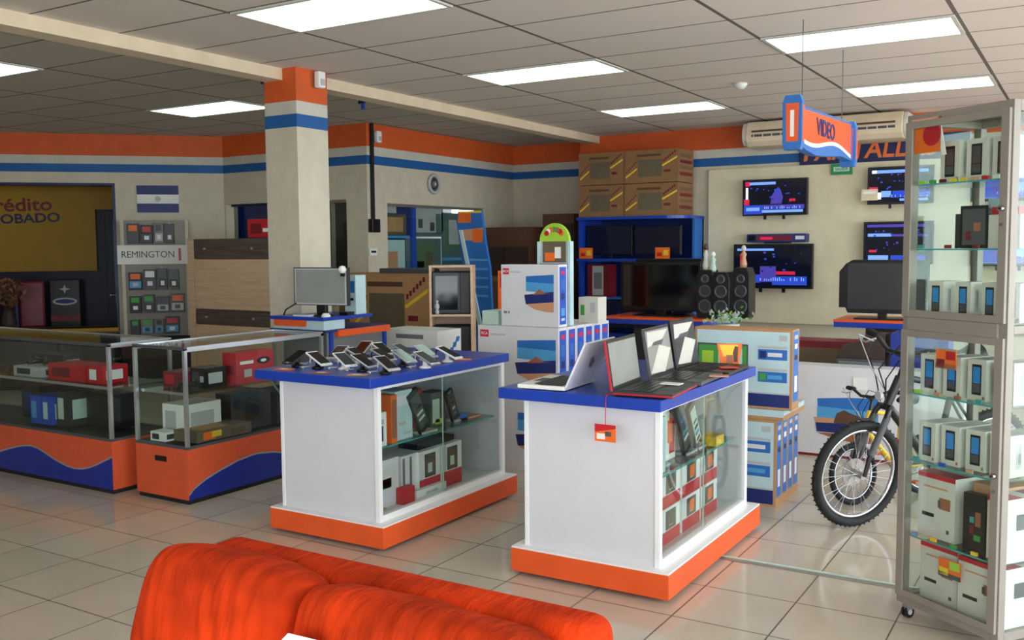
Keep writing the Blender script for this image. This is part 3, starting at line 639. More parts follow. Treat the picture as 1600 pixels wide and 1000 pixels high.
def game_controller(loc, rz, lb):
    b = MB(); b.tube([(-.07, -.04, .02), (-.05, .01, .03), (0, .015, .03), (.05, .01, .03), (.07, -.04, .02)], [.014, .024, .022, .024, .014], 'black', 8); b.cyl((-.04, .01, .04), (-.04, .01, .062), .009, 'dgrey', 8); b.cyl((.04, .01, .04), (.04, .01, .062), .009, 'dgrey', 8)
    tag(b.build('game_controller', loc=loc, rot=(0, 0, rz)), lb, 'game controller', 'controllers in the glass cases')
game_controller((-6.55, 4.1, .77), .3, 'black game controller lying on the pale grey box in the left case')
game_controller((-4.97, 4.11, .70), 1.2, 'black game controller on the near case shelf')
game_controller((-5.12, 4.66, .70), .6, 'black game controller further back on the near case shelf')
# case 2
def d_redbox(b, w, d, h):
    b.rdec(d*.1, h*.62, d*.45, h*.72, 'paper', w); b.rdec(d*.2, h*.2, d*.4, h*.45, 'lgrey', w); b.rpoly([(d*.72+d*.18*math.cos(k*PI/6), h*.68+h*.12*math.sin(k*PI/6)) for k in range(12)], 'black', w); b.rpoly([(d*.72+d*.08*math.cos(k*PI/6), h*.68+h*.05*math.sin(k*PI/6)) for k in range(12)], 'paper', w, 2); b.fdec(w*.2, h*.3, w*.8, h*.6, 'maroon')
item('product_box', 'bright red box with a lens picture on the near case shelf', 'box', (-4.99, 4.42, .6985), .13, .34, .21, 'red', d_redbox)
item('product_box', 'dark red flat box behind the lens box in the near case', 'box', (-5.26, 4.15, .6985), .18, .36, .10, 'maroon', d_plain('red'))
item('video_camera_box', 'black camera box on the near case shelf, close to the front corner', 'box', (-5.05, 4.20, .6985), .14, .18, .13, 'black', d_plain('dgrey', 'lgrey'))
item('white_printer', 'white angular appliance low in the near case', 'printer', (-5.24, 4.12, .369), .22, .30, .22, 'paper', d_plain('lgrey'))
item('product_box', 'brown board game box lying on the floor of the near case', 'box', (-5.06, 4.06, .369), .22, .46, .07, 'card_pic', lambda b, w, d, h: (b.rdec(.05, .01, .15, .06, 'orange', w), b.rdec(.12, .02, .2, .06, 'yellow', w, 2), b.rdec(.28, .01, .4, .05, 'brown', w), b.tdec(.02, .05, .2, .3, 'cardboard', h)))
item('product_box', 'white striped box at the front corner of the near case', 'box', (-5.2, 3.99, .369), .14, .1, .06, 'paper', d_plain('charcoal'))
item('product_box', 'dark teal box low in the middle of the near case', 'box', (-5.16, 4.50, .369), .24, .28, .24, 'charcoal', d_plain('black'))
item('product_box', 'black microwave like box low at the far end of the near case', 'box', (-5.18, 4.82, .369), .28, .30, .22, 'black_matte', d_plain('charcoal'))
t = thing('price_holder', 'slanted clear price holder with an orange card at the far end of the near case', 'price holder', (-4.9, 4.93, .369), 0)
b = MB(); b.add([(0, -.16, .30), (.02, -.16, .30), (.02, .10, 0), (0, .10, 0)], [(0, 1, 2, 3)], 'alu_bright'); b.tube([(.01, -.17, .31), (.01, .1, .0)], .008, 'alu_bright'); b.build('stand', t)
b = MB(); b.add([(.03, -.02, .10), (.03, .22, .03), (.03, .24, .13), (.03, .0, .19)], [(0, 1, 2, 3), (3, 2, 1, 0)], 'orange'); b.build('card', t, label='orange price card')

# ================================================================= MONITOR COUNTER AND THINGS BEHIND
t = thing('sales_counter', 'two level blue counter with orange edges beside the pillar, holding the flat monitor', 'counter', (-5.36, 5.22, 0))
b = MB(); b.box(0, .545, 0, .255, 1.07, 1.095, 'blue_lam'); b.box(.085, .545, .255, .56, 1.07, 1.095, 'blue_lam'); b.build('upper_top', t)
b = MB(); b.box(.04, .36, .004, .02, 1.022, 1.07, 'orange_lam'); b.build('upper_edge', t, label='dark orange strip')
b = MB(); b.box(.02, .53, .02, .25, 1.0, 1.07, 'pale_blue'); b.build('riser', t)
b = MB(); b.box(.0, .565, .0, .26, .985, 1.0, 'dblue'); b.box(.085, .565, .26, .75, .985, 1.0, 'dblue'); b.build('lower_top', t)
b = MB(); b.box(.555, .575, .15, .74, .945, .995, 'orange_lam'); b.box(.38, .575, .13, .15, .945, .995, 'orange_lam'); b.build('lower_edge', t, label='bright orange strip')
b = MB(); b.box(.10, .54, .04, .73, .03, .985, 'grey'); b.build('body', t)
for y in (.06, .68): b = MB(); b.box(.535, .56, y, y+.03, 0, .985, 'blue_lam'); b.build('leg', t)
t = thing('computer_monitor', 'silver framed flat computer monitor on the blue counter', 'monitor', (-4.965, 5.36, 1.095), .12)
b = MB(); b.box(-.245, .245, 0, .035, .08, .365, 'charcoal'); b.box(-.235, .235, -.004, .0, .085, .358, 'lgrey'); b.build('casing', t, bevel=.006)
b = MB(); b.box(-.222, .222, -.006, -.004, .098, .348, 'screen_grey'); b.build('screen', t, label='blank grey screen')
b = MB(); b.box(-.04, .04, .0, .04, .01, .10, 'black'); b.lathe([(0, 0), (.09, 0), (.085, .01), (.03, .02), (0, .02)], 'black', (0, .02, 0)); b.build('stand', t, bevel=.003)
t = thing('webcam', 'small white webcam clipped to the top corner of the monitor', 'webcam', (-4.745, 5.36, 1.445), .2)
b = MB(); b.lathe([(0, -.03), (.02, -.025), (.032, 0), (.02, .025), (0, .03)], 'white'); b.build('camera_ball', t); b = MB(); b.box(-.012, .012, -.01, .05, -.05, -.025, 'black'); b.build('clip', t)
b = MB(); b.tube([(-5.18, 5.35, 1.20), (-5.20, 5.30, 1.17), (-5.24, 5.27, 1.14), (-5.27, 5.28, 1.10)], .006, 'black'); tag(b.build('monitor_cable'), 'black cable dropping from the monitor to the counter', 'cable')
b = MB(); b.box(0, .16, 0, .07, 0, .014, 'lilac'); b.tdec(.01, .01, .15, .06, 'lgrey', .014); tag(b.build('keyboard', loc=(-5.14, 5.24, 1.095), bevel=.004), 'pale keyboard lying before the monitor', 'keyboard')
b = MB(); b.lathe([(0, .03), (.02, .028), (.034, .012), (.036, 0), (0, 0)], 'white'); tag(b.build('computer_mouse', loc=(-4.86, 5.30, 1.095)), 'white mouse at right of the monitor foot', 'mouse')
def d_tower(b, w, d, h): b.fdec(w*.1, h*.55, w*.9, h*.85, 'mblue'); b.fdec(w*.2, h*.35, w*.8, h*.42, 'black'); b.fdec(w*.15, h*.62, w*.45, h*.8, 'skyblue', 0, 2)
item('computer_box', 'slim pale blue and white box standing right of the monitor', 'box', (-4.955, 5.62, 1.095), .11, .12, .30, 'pale_blue', d_tower)
item('paper_box', 'small black box on the blue counter, right of the monitor', 'box', (-4.90, 5.49, 1.095), .08, .08, .025, 'black', None)

def d_tvcarton(b, w, d, h):
    b.fdec(w*.26, h*.18, w*.70, h*.70, 'card_pic'); b.fdec(w*.24, h*.80, w*.68, h*.87, 'brown'); b.fdec(w*.74, h*.30, w*.86, h*.38, 'maroon')
    for k in range(6): b.fpoly([(w*(.03+.035*k), h*(.30+.06*k)), (w*(.055+.035*k), h*(.30+.06*k)), (w*(.055+.035*k), h*(.37+.06*k)), (w*(.03+.035*k), h*(.36+.06*k))], 'maroon')
    for k in range(6): b.fpoly([(w*(.72+.04*k), h*(.62+.05*k)), (w*(.75+.04*k), h*(.62+.05*k)), (w*(.75+.04*k), h*(.70+.05*k)), (w*(.72+.04*k), h*(.69+.05*k))], 'maroon')
    b.fpoly([(w*.70, h*.52), (w*.98, h*.78), (w*.98, h*.72), (w*.72, h*.48)], 'yellow', 0, 1)
    b.fpoly([(w*.02, h*.20), (w*.24, h*.46), (w*.24, h*.41), (w*.04, h*.16)], 'yellow', 0, 1)
    for z in (.2, .4, .58, .76): b.rdec(d*.1, h*z, d*.9, h*(z+.1), 'maroon' if z in (.2, .58) else 'cardboard_d', w)
carton('television_carton', 'brown television carton behind the counter, with grey set picture', 'carton', (-6.38, 7.30, .70), 1.0, .24, .66, 'cardboard', d_tvcarton, 0, 'cartons behind the counter')
carton('television_carton', 'lower brown television carton resting on the floor behind the counter', 'carton', (-6.38, 7.28, 0), 1.0, .28, .70, 'cardboard', d_tvcarton, 0, 'cartons behind the counter')
carton('television_carton', 'narrow brown carton between the white slim box and the big carton', 'carton', (-6.80, 7.62, 0), .55, .22, 1.32, 'cardboard_d', None, 0, 'cartons behind the counter')
t = thing('keyboard_shelf', 'thin dark grey tray on top of the brown television carton', 'tray', (-5.97, 7.28, 1.36)); b = MB(); b.box(0, .68, 0, .26, 0, .045, 'dgrey'); b.build('tray', t, bevel=.006)
# wooden shelf with microwaves
WS = Matrix.Translation((-5.20, 7.05, 0)) @ Matrix.Rotation(.50, 4, 'Z')
t = thing('wooden_shelf', 'narrow light wood shelf unit stacked with black microwaves', 'shelf', (-5.20, 7.05, 0), .50)
b = MB(); w = .40; b.box(0, .02, 0, .32, 0, 1.44, 'oak'); b.box(w-.02, w, 0, .32, 0, 1.44, 'oak'); b.box(.02, w-.02, .30, .32, 0, 1.44, 'oak')
for z in (0.02, .47, .97, 1.42): b.box(.02, w-.02, 0, .30, z, z+.02, 'oak')
b.build('frame', t, bevel=.002)
for z, h, lb in ((.992, .40, 'black microwave with a small silver figure, top of the wooden shelf'), (.492, .40, 'black microwave on the middle board of the wooden shelf'), (.042, .38, 'black microwave on the lowest board of the wooden shelf')):
    tt = thing('microwave', lb, 'microwave', tuple(WS @ Vector((.025, .03, z))), .50, 'black microwaves on the wooden shelf')
    b = MB(); b.box(0, .35, 0, .25, .0, h-.01, 'black_matte'); b.build('casing', tt, bevel=.006)
    b = MB(); b.box(.008, .255, -.008, -.0, .012, h-.022, 'black'); b.fdec(.03, .04, .235, h-.05, 'screen_black', -.008); b.build('door', tt)
    b = MB(); b.box(.26, .345, -.006, 0, .012, h-.022, 'charcoal'); b.build('control_panel', tt)
t = thing('figurine', 'small silver and brown figurine before the top microwave', 'figurine', tuple(WS @ Vector((.07, .008, .992)))); b = MB(); b.lathe([(0, 0), (.018, 0), (.018, .03), (.01, .04), (.022, .06), (.02, .09), (.008, .1), (.015, .12), (0, .135)], 'lgrey', seg=12); b.build('figure', t)
# printer box
def d_printer(b, w, d, h):
    b.fdec(w*.25, h*.80, w*.75, h*.90, 'grey'); b.fpoly([(w*.30, h*.15), (w*.95, h*.22), (w*.95, h*.62), (w*.40, h*.45)], 'skyblue')
    for k in range(6): b.rpoly([(d*(.1+.13*k), h*(.1+.12*k)), (d*(.25+.13*k), h*(.1+.12*k)), (d*(.3+.13*k), h*(.22+.12*k)), (d*(.15+.13*k), h*(.22+.12*k))], 'mblue', w)
    b.rdec(d*.3, h*.05, d*.9, h*.16, 'yellow', w)
carton('printer_box', 'white printer carton with blue picture behind the phone counter', 'carton', (-5.14, 6.30, .56), .57, .34, .36, 'white', d_printer, 0, 'white printer cartons')
carton('printer_box', 'lower white carton on the floor under the printer carton', 'carton', (-5.14, 6.30, 0), .57, .36, .555, 'white', None, 0, 'white printer cartons')
# blue promotional stand
t = thing('promotional_stand', 'tall blue cardboard stand with orange pictures beside the shop window', 'display stand', (-6.15, 8.9, 0))
b = MB(); b.prism([(.30, .0), (.50, .0), (.455, .66), (.42, 1.38), (.365, 1.66), (.315, 2.01), (-.0, 2.0), (-.02, 1.9), (.06, 1.4), (.16, .9)], 0, .04, 'mblue', 'y')
b.fpoly([(.0, 1.88), (.18, 1.88), (.18, 2.0), (.01, 1.995)], 'orange'); b.fpoly([(.0, 1.99), (.32, 1.985), (.32, 2.01), (.0, 2.005)], 'yellow', 0, 3); b.fpoly([(.06, 1.68), (.33, 1.68), (.34, 1.82), (.06, 1.80)], 'sand', 0, 2); b.fpoly([(.20, 1.66), (.335, 1.66), (.34, 1.80), (.20, 1.81)], 'orange', 0, 3)
for z in (1.05, 1.15, 1.25, 1.35, 1.45): b.fpoly([(.16, z), (.40, z), (.40, z+.02), (.15, z+.03)], 'skyblue')
b.fpoly([(.32, .1), (.48, .1), (.45, .8), (.22, .9)], 'dblue', 0, 1); b.fpoly([(.34, .3), (.45, .3), (.42, .6), (.33, .6)], 'card_pic', 0, 2)
b.build('panel', t)
b = MB(); b.prism([(.03, 1.80), (.07, 1.80), (.50, .0), (.44, .0)], -.03, -.006, 'pale_blue', 'y'); b.build('side_strip', t, label='pale slanting side strip')
b = MB(); b.box(.3, .45, .04, .4, 0, .03, 'mblue'); b.add([(.1, .04, 1.3), (.35, .04, 1.3), (.45, .4, .03), (.3, .4, .03)], [(0, 1, 2, 3), (3, 2, 1, 0)], 'mblue'); b.build('rear_strut', t)
t = thing('product_hanger', 'orange packet with red top standing beside the white screen cartons', 'packet', (-4.80, 7.6, .0), .1)
b = MB(); b.box(0, .20, 0, .05, .62, 1.38, 'orange'); b.fdec(.02, 1.22, .16, 1.36, 'red'); b.fdec(.05, .86, .14, 1.14, 'pale_blue'); b.fdec(.06, 1.16, .15, 1.2, 'paper'); b.fdec(.02, .66, .18, .82, 'yellow'); b.build('packet', t)
b = MB(); b.box(-.03, .26, .0, .2, 0, .62, 'black_matte'); b.build('pedestal', t)
# dark furniture in the corner behind
t = thing('wardrobe', 'dark brown wardrobe in the far corner beside the television shelves', 'wardrobe', (-6.93, 10.55, 0))
b = MB(); b.box(0, .75, 0, .6, 0, 1.86, 'brown'); b.build('carcass', t, bevel=.004)
b = MB(); b.box(.02, .36, -.02, 0, .06, 1.6, 'dark_brown'); b.build('door', t); b = MB(); b.box(.38, .73, -.02, 0, .06, 1.6, 'dark_brown'); b.build('door', t); b = MB(); b.box(.0, .75, -.02, 0, 1.62, 1.84, 'brown'); b.build('top_panel', t)
t = thing('wardrobe', 'taller mirrored brown wardrobe behind the screen cartons', 'wardrobe', (-6.1, 10.75, 0))
b = MB(); b.box(0, .45, 0, .55, 0, 2.02, 'brown'); b.build('carcass', t, bevel=.004); b = MB(); b.box(.14, .30, -.02, 0, 1.0, 1.75, 'lgrey'); b.build('mirror', t, label='tall grey mirror'); b = MB(); b.box(.31, .44, -.02, 0, .1, 1.9, 'dark_brown'); b.build('door', t)
# sofa-like dark item between
t = thing('sideboard', 'pale brown sideboard behind the screen cartons', 'sideboard', (-6.5, 9.6, 0)); b = MB(); b.box(0, 1.05, 0, .5, .06, 1.25, 'cardboard_d'); b.box(.04, 1.0, .04, .46, 0, .06, 'black'); b.build('carcass', t, bevel=.004); b = MB(); b.box(.03, 1.02, -.015, 0, .8, 1.2, 'brown'); b.box(.03, 1.02, -.015, 0, .1, .75, 'brown'); b.build('drawer', t)

# ================================================================= WHITE RCA CARTONS
def beach(b, x0, x1, z0, z1):
    W_, H_ = x1-x0, z1-z0
    P = lambda u, v: (x0+W_*u, z0+H_*v)
    b.fpoly([P(0, .95), P(1, 1.0), P(1, .55), P(.0, .62)], 'mblue'); b.fpoly([P(0, .80), P(1, .76), P(1, .5), P(.0, .55)], 'skyblue', 0, 2); b.fpoly([P(-.06, .45), P(1, .55), P(1, .25), P(.0, .20)], 'dblue', 0, 3)
    b.fpoly([P(.25, .45), P(.5, .62), P(.7, .5), P(.9, .5)], 'rust', 0, 4); b.fpoly([P(0, .20), P(1, .27), P(1, .0), P(.75, .0), P(.3, .07)], 'sand', 0, 4)
def rca(label, loc, w, d, h, big=False, group='white screen cartons', logo=True, pic=(.45, .95, .25, .82)):
    t = thing('screen_carton', label, 'carton', loc, 0, group)
    b = MB(); b.box(0, w, 0, d, 0, h, 'box_white'); beach(b, w*pic[0], w*pic[1], h*pic[2], h*pic[3])
    b.fdec(w*.03, h*.84, w*.14, h*.94, 'rca_red'); b.fdec(w*.16, h*.87, w*.35, h*.89, 'lgrey'); b.fdec(w*.04, h*.20, w*.10, h*.24, 'grey'); b.fdec(w*.12, h*.20, w*.15, h*.24, 'grey')
    b.rdec(d*.12, h*.04, d*.88, h*.96, 'blue', w); b.rdec(d*.3, h*.84, d*.7, h*.90, 'rca_red', w, 2)
    for z0, z1, m in ((.60, .76, 'mblue'), (.44, .54, 'dblue'), (.10, .14, 'pale_blue'), (.18, .30, 'skyblue')): b.rdec(d*.3, h*z0, d*.7, h*z1, m, w, 2)
    b.build('box', t)
    if logo: text('RCA', h*.055, 'paper', t, (w*.085, -.002, h*.89), bold=.02, ext=.0004, name='logo')
    return t
yy = 5.80
for k in range(6):
    r_ = ['nearest', 'second', 'third', 'fourth', 'fifth', 'farthest'][k]
    for z, nm in ((0, 'lower'), (.52, 'upper')):
        if k < 6: rca('white screen carton, %s from the front in the %s layer' % (r_, nm), (-3.84, yy+k*.135, z), .67, .13, .515, pic=(.50, .97, .22, .84))
rca('upright white screen carton standing alone on top of the screen cartons', (-3.66, 5.84, 1.037), .47, .13, .44, pic=(.44, .92, .24, .84))
item('product_box', 'plain pale green box left of the upright screen carton', 'box', (-3.84, 5.86, 1.037), .14, .2, .10, 'pale_green')
def d_lb(b, w, d, h): b.fdec(w*.1, h*.3, w*.3, h*.7, 'green'); b.fdec(w*.6, h*.4, w*.85, h*.8, 'lgrey')
item('light_bulb_box', 'small cream box with green print right of the upright screen carton', 'box', (-3.27, 6.30, 1.037), .16, .14, .19, 'offwhite', d_lb)
t = thing('round_topped_stand', 'clear stand with a round fruit picture above the upright screen carton', 'display stand', (-3.42, 5.99, 1.04))
b = MB(); b.box(0, .23, 0, .03, 0, .60, 'lgrey'); b.fdec(.02, .45, .21, .60, 'card_pic'); b.fdec(.0, .40, .23, .44, 'mblue'); b.fdec(.04, .46, .12, .52, 'orange', 0, 2); b.fdec(.12, .48, .17, .56, 'paper', 0, 2); b.build('panel', t)
b = MB(); b.prism([(.115+.12*math.cos(PI*k/14), .60+.13*math.sin(PI*k/14)) for k in range(15)], 0, .03, 'lime', 'y')
for k in range(7): a = k*.45+.2; b.fpoly([(.115+.06*math.cos(a)+.02*math.cos(q*PI/4), .65+.035*math.sin(a)+.02*math.sin(q*PI/4)) for q in range(8)], ['orange', 'red', 'rust', 'green', 'orange', 'paper', 'red'][k], 0, 2+k)
b.build('arched_top', t, label='green arched top with fruit colours')
b = MB(); b.box(-.02, .0, -.01, .04, 0, .60, 'pale_blue'); b.box(.23, .25, -.01, .04, 0, .60, 'pale_blue'); b.build('side_rail', t)

# ================================================================= SHELF UNIT WITH CARTONS ON TOP
t = thing('television_shelf', 'tall blue shelving unit full of televisions under four stacked cartons', 'shelf', (-5.40, 10.35, 0))
b = MB(); b.box(0, 1.36, .66, .70, 0, 1.93, 'teal_back' if 0 else 'mblue_dk' if 0 else 'dblue'); b.build('back_panel', t)
for z in (.12, .52, 1.42, 1.92):
    b = MB(); pts = [(0, 0)] + [(1.12+.26*math.sin(a), .26-.26*math.cos(a)) for a in [k*PI/16 for k in range(9)]] + [(1.38, .66), (0, .66)]
    b.prism(pts, z, z+.035, 'blue_lam', 'z'); b.build('shelf_board', t)
b = MB(); b.box(0, .03, .05, .70, 0, 1.93, 'blue_lam'); b.build('side_panel', t)
b = MB(); b.box(1.33, 1.36, .4, .70, 0, 1.93, 'mblue'); b.build('side_panel', t)
tvk = [(-5.33, 10.50, 1.50, .60, .36, 'television with an orange tag at left on the upper blue shelf'), (-4.70, 10.50, 1.50, .58, .34, 'television with an orange tag at right on the upper blue shelf'),
       (-5.30, 10.55, .60, .52, .36, 'small television low at left on the blue shelves'), (-4.85, 10.45, 1.02, .30, .32, 'narrow black television in the middle opening of the blue shelves')]
for x, y, z, w, h, lb in tvk:
    tv('television', lb, x, y, z if z != 1.02 else .61, w, h, 0, 'televisions on the blue shelves', stand=True)
t = thing('stereo_speaker', 'dark red and grey speaker on the lower left blue shelf', 'speaker', (-5.33, 10.5, .985)); b = MB(); b.box(0, .30, 0, .2, 0, .40, 'maroon'); b.fdec(.07, .02, .22, .38, 'lgrey'); b.fdec(.09, .1, .2, .3, 'grey', 0, 2); b.build('casing', t)
b = MB(); b.box(-.05, .9, -.05, .35, -.02, 0, 'mblue'); b.build('stand_board', t)
o_ = t
b = MB(); b.box(0, .03, 0, .03, -.4, 0, 'mblue'); b.build('stand_post', t)
for x, z, lb in ((-5.35, 1.456, 'orange price tag at the left television of the upper blue shelf'), (-4.36, 1.456, 'orange price tag at the right television of the upper blue shelf')):
    b = MB(); b.box(0, .18, -.004, 0, 0, .13, 'orange'); b.fdec(.02, .03, .08, .07, 'red', -.004); b.fdec(.1, .04, .16, .1, 'yellow', -.004); tag(b.build('price_tag', loc=(x, 10.33, z)), lb, 'price tag', 'price tags on the shelving')
k = 0
for z, zn in ((1.957, 'lower'), (2.345, 'upper')):
    for x, w, xn in ((-5.42, .60, 'left'), (-4.81, .68, 'right')):
        carton('television_carton', '%s %s television carton of the four on top of the blue shelves' % (zn, xn), 'carton', (x, 10.45, z), w, .48, .38, 'carton_dark', d_tvcarton, 0, 'cartons on the blue shelves')

# ================================================================= REAR COUNTERS WITH BIG TELEVISIONS
def rear_counter(label, x0, x1, y0, y1, ztop, cham):
    t = thing('sales_counter', label, 'counter', (x0, y0, 0), 0, 'blue edged rear counters'); w, d = x1-x0, y1-y0
    out = [(0, 0), (w-cham, 0), (w, cham*1.2), (w, d), (0, d)]
    b = MB(); b.prism(out, ztop-.05, ztop, 'blue_lam', 'z'); b.build('worktop', t)
    b = MB(); b.prism([(-.004, -.004), (w-cham, -.004), (w+.004, cham*1.2), (w+.004, d), (-.004, d)], ztop, ztop+.022, 'orange_lam', 'z'); b.build('edge_band', t)
    b = MB(); b.box(.25, w-.25, .2, d-.05, 0, ztop-.05, 'dark_brown'); b.box(.25, w-.25, .19, .2, .05, ztop-.1, 'charcoal'); b.build('body', t)
    return t
rear_counter('blue counter with orange rim under the big black television, left of centre', -4.32, -3.10, 8.90, 9.55, .86, .16)
rear_counter('blue counter with orange rim under the black television at right, before the cream panel', -2.08, -.9, 9.20, 9.85, .88, .0)
def bigtv(lb, x, y, z, w, h, rnd=0):
    t = thing('television', lb, 'television', (x, y, z), 0, 'large black televisions on the counters')
    b = MB()
    if rnd: b.prism([(0, .1*h), (.0, .78*h), (.06, .93*h), (.12, h), (w, h), (w, 0), (.08, 0), (.06, .1*h)], 0, .12, 'black_matte', 'y')
    else: b.box(0, w, 0, .08, 0, h, 'black')
    b.box(w*.2, w*.8, .08, .18, h*.15, h*.7, 'black_matte'); b.build('casing', t, bevel=.006)
    b = MB(); b.box(.03+rnd*.05, w-.03, -.003, 0, .04, h-.03, 'screen_black' if not rnd else 'charcoal'); b.build('screen', t)
    b = MB(); b.box(w*.45, w*.55, .01, .06, -.04, .02, 'black'); b.box(w*.2, w*.8, -.08, .16, -.055, -.04, 'black'); b.build('stand', t)
bigtv('very large black television on the left rear counter', -4.25, 9.15, .937, .88, .50)
bigtv('black television standing right behind the very large one', -4.20, 9.42, .937, .74, .53)
bigtv('black television with rounded corner on the right rear counter', -2.07, 9.35, .957, .78, .50, 1)
# stereo speakers cluster
for x, y, h, lb in ((-3.36, 9.02, .48, 'black tower speaker, leftmost of the cluster right of the big television'), (-3.19, 8.99, .46, 'black tower speaker in the middle of the cluster'), (-3.04, 9.14, .50, 'black tower speaker, rightmost of the cluster')):
    t = thing('tower_speaker', lb, 'speaker', (x, y, 0), 0, 'tower speakers beside the big television')
    if 1:
        b = MB(); b.prism([(0, 0), (.15, 0), (.17, .1), (.17, .85), (.14, 1.0), (.02, 1.0), (-.01, .9), (-.01, .1)], 0, .2, 'black', 'y'); o = b.build('cabinet', t, bevel=.008); o.scale = (1, 1, h); o.location = (0, 0, .884)
        for z, r in ((.12, .06), (.27, .055), (.39, .035)):
            c = MB(); c.torus((.08, -.004, z+.884), r, .010, 'dgrey', 'y', 24, 6); c.lathe([(0, 0), (r*.4, .0), (r, .012)], 'charcoal', seg=20); c.build('driver', t) if 0 else None
            c = MB(); c.torus((.08, -.004, z+.884), r, .010, 'dgrey', 'y', 24, 6); c.cyl((.08, -.004, z+.884), (.08, .004, z+.884), r*.9, 'charcoal', 20); c.build('driver', t)
        t.location.z = 0
t = thing('amplifier', 'black stereo unit behind the tower speakers with small lights', 'stereo', (-3.42, 9.26, .885)); b = MB(); b.box(0, .34, 0, .25, 0, .40, 'black'); b.fdec(.05, .3, .2, .36, 'tv_violet'); b.fdec(.22, .18, .3, .24, 'tv_violet'); b.build('casing', t, bevel=.004)
def figurine(loc, c1, c2, h, lb):
    t = thing('figurine', lb, 'figurine', loc, 0, 'small ornaments on the counter')
    b = MB(); b.lathe([(0, 0), (.03, 0), (.035, h*.15), (.02, h*.45), (.03, h*.6), (.012, h*.72), (.012, h*.75)], c1, seg=12); b.build('body', t)
    b = MB(); b.lathe([(.004, h*.72), (.022, h*.78), (.024, h*.88), (.014, h*.98), (0, h)], c2, seg=12); b.build('head', t)
figurine((-3.30, 9.10, 1.364), 'offwhite', 'brown', .26, 'cream figurine with brown hair on the tower speakers, left one'); figurine((-3.22, 9.08, 1.344), 'pale_green', 'white', .20, 'pale green figurine on the tower speakers'); figurine((-2.95, 9.2, 1.384), 'sand', 'offwhite', .22, 'sand coloured figurine on the rightmost tower speaker')
t = thing('flower_arrangement', 'low green and white flower arrangement at the right end of the left rear counter', 'flowers', (-2.98, 8.84, .45))
b = MB(); b.box(-.06, .06, -.03, .03, -.45, .30, 'offwhite'); b.lathe([(0, .28), (.09, .30), (.11, .40), (0, .40)], 'offwhite'); b.build('basket', t)
b = MB()
for q in range(120):
    c = Vector((random.gauss(0, .10), random.gauss(0, .05), .42+abs(random.gauss(0, .05)))); a = random.uniform(0, PI); v = Vector((math.cos(a), 0, math.sin(a)))*.022; n = Vector((-math.sin(a), .3, math.cos(a)))*.012
    b.add([c-v, c+n, c+v, c-n], [(0, 1, 2, 3)], random.choice(['green', 'lime', 'pale_green', 'white', 'pale_green', 'lilac']))
b.build('blossoms', t)

# ================================================================= LED TV CARTONS (middle right)
def d_led(b, w, d, h):
    b.box(-.0, w, -.0005, 0, 0, h, 'cardboard'); i = .015
    b.fdec(i, i, w-i, h-i, 'pale_blue'); b.fdec(i, i, w-i, h*.19, 'dblue', 0, 2); b.fdec(i+.02, h*.07, w*.4, h*.13, 'lgrey', 0, 3); b.fdec(i, h*.19, w-i, h*.21, 'lgrey', 0, 2)
    xa, xb = w*.66, w*.95
    for z in (.62, .34):
        b.fdec(xa, h*z, xb, h*(z+.13), 'mblue', 0, 2); b.fdec(xa+.01, h*(z+.02), xa+.05, h*(z+.11), 'green' if z < .5 else 'dblue', 0, 3); b.fdec(xa+.06, h*(z+.04), xb-.03, h*(z+.09), 'lilac' if z > .5 else 'skyblue', 0, 3); b.fdec(xa, h*(z+.14), xb, h*(z+.17), 'lgrey', 0, 2)
    if w > .5:
        b.fdec(w*.03, h*.36, w*.56, h*.80, 'dgrey', 0, 2); b.fdec(w*.045, h*.385, w*.545, h*.775, 'green', 0, 3); b.fdec(w*.25, h*.42, w*.5, h*.74, 'pale_green', 0, 4); b.fdec(w*.08, h*.4, w*.2, h*.7, 'lime', 0, 4)
        b.fdec(w*.87, h*.86, w*.95, h*.93, 'lgrey', 0, 2)
    b.rdec(0, 0, d, h, 'cardboard', w); b.rdec(d*.12, h*.10, d*.88, h*.98, 'mblue', w, 2); b.rdec(d*.3, h*.22, d*.7, h*.42, 'white', w, 3); b.rdec(d*.3, h*.62, d*.7, h*.68, 'black', w, 3); b.rdec(d*.3, h*.76, d*.7, h*.82, 'paper', w, 3); b.rdec(d*.25, h*.88, d*.75, h*.93, 'lgrey', w, 3)
for k in range(4): carton('flat_screen_carton', 'blue and white flat screen carton on the floor, %s from the front' % ORD[k], 'carton', (-2.32, 5.72+.128*k, 0), .70, .124, .535, 'cardboard', d_led, 0, 'flat screen cartons on the floor')
carton('flat_screen_carton', 'largest blue and white flat screen carton, on top, showing green scenery', 'carton', (-2.15, 5.74, .60), .615, .15, .49, 'cardboard', d_led, 0, 'flat screen cartons on top')
carton('flat_screen_carton', 'plain cardboard tray between the flat screen cartons', 'carton', (-2.34, 5.73, .536), .76, .48, .062, 'pale_blue', lambda b, w, d, h: (b.fdec(0, 0, w, .02, 'cardboard'), b.rdec(0, .0, d, h*.5, 'cardboard', w)), 0, 'flat screen carton tray')
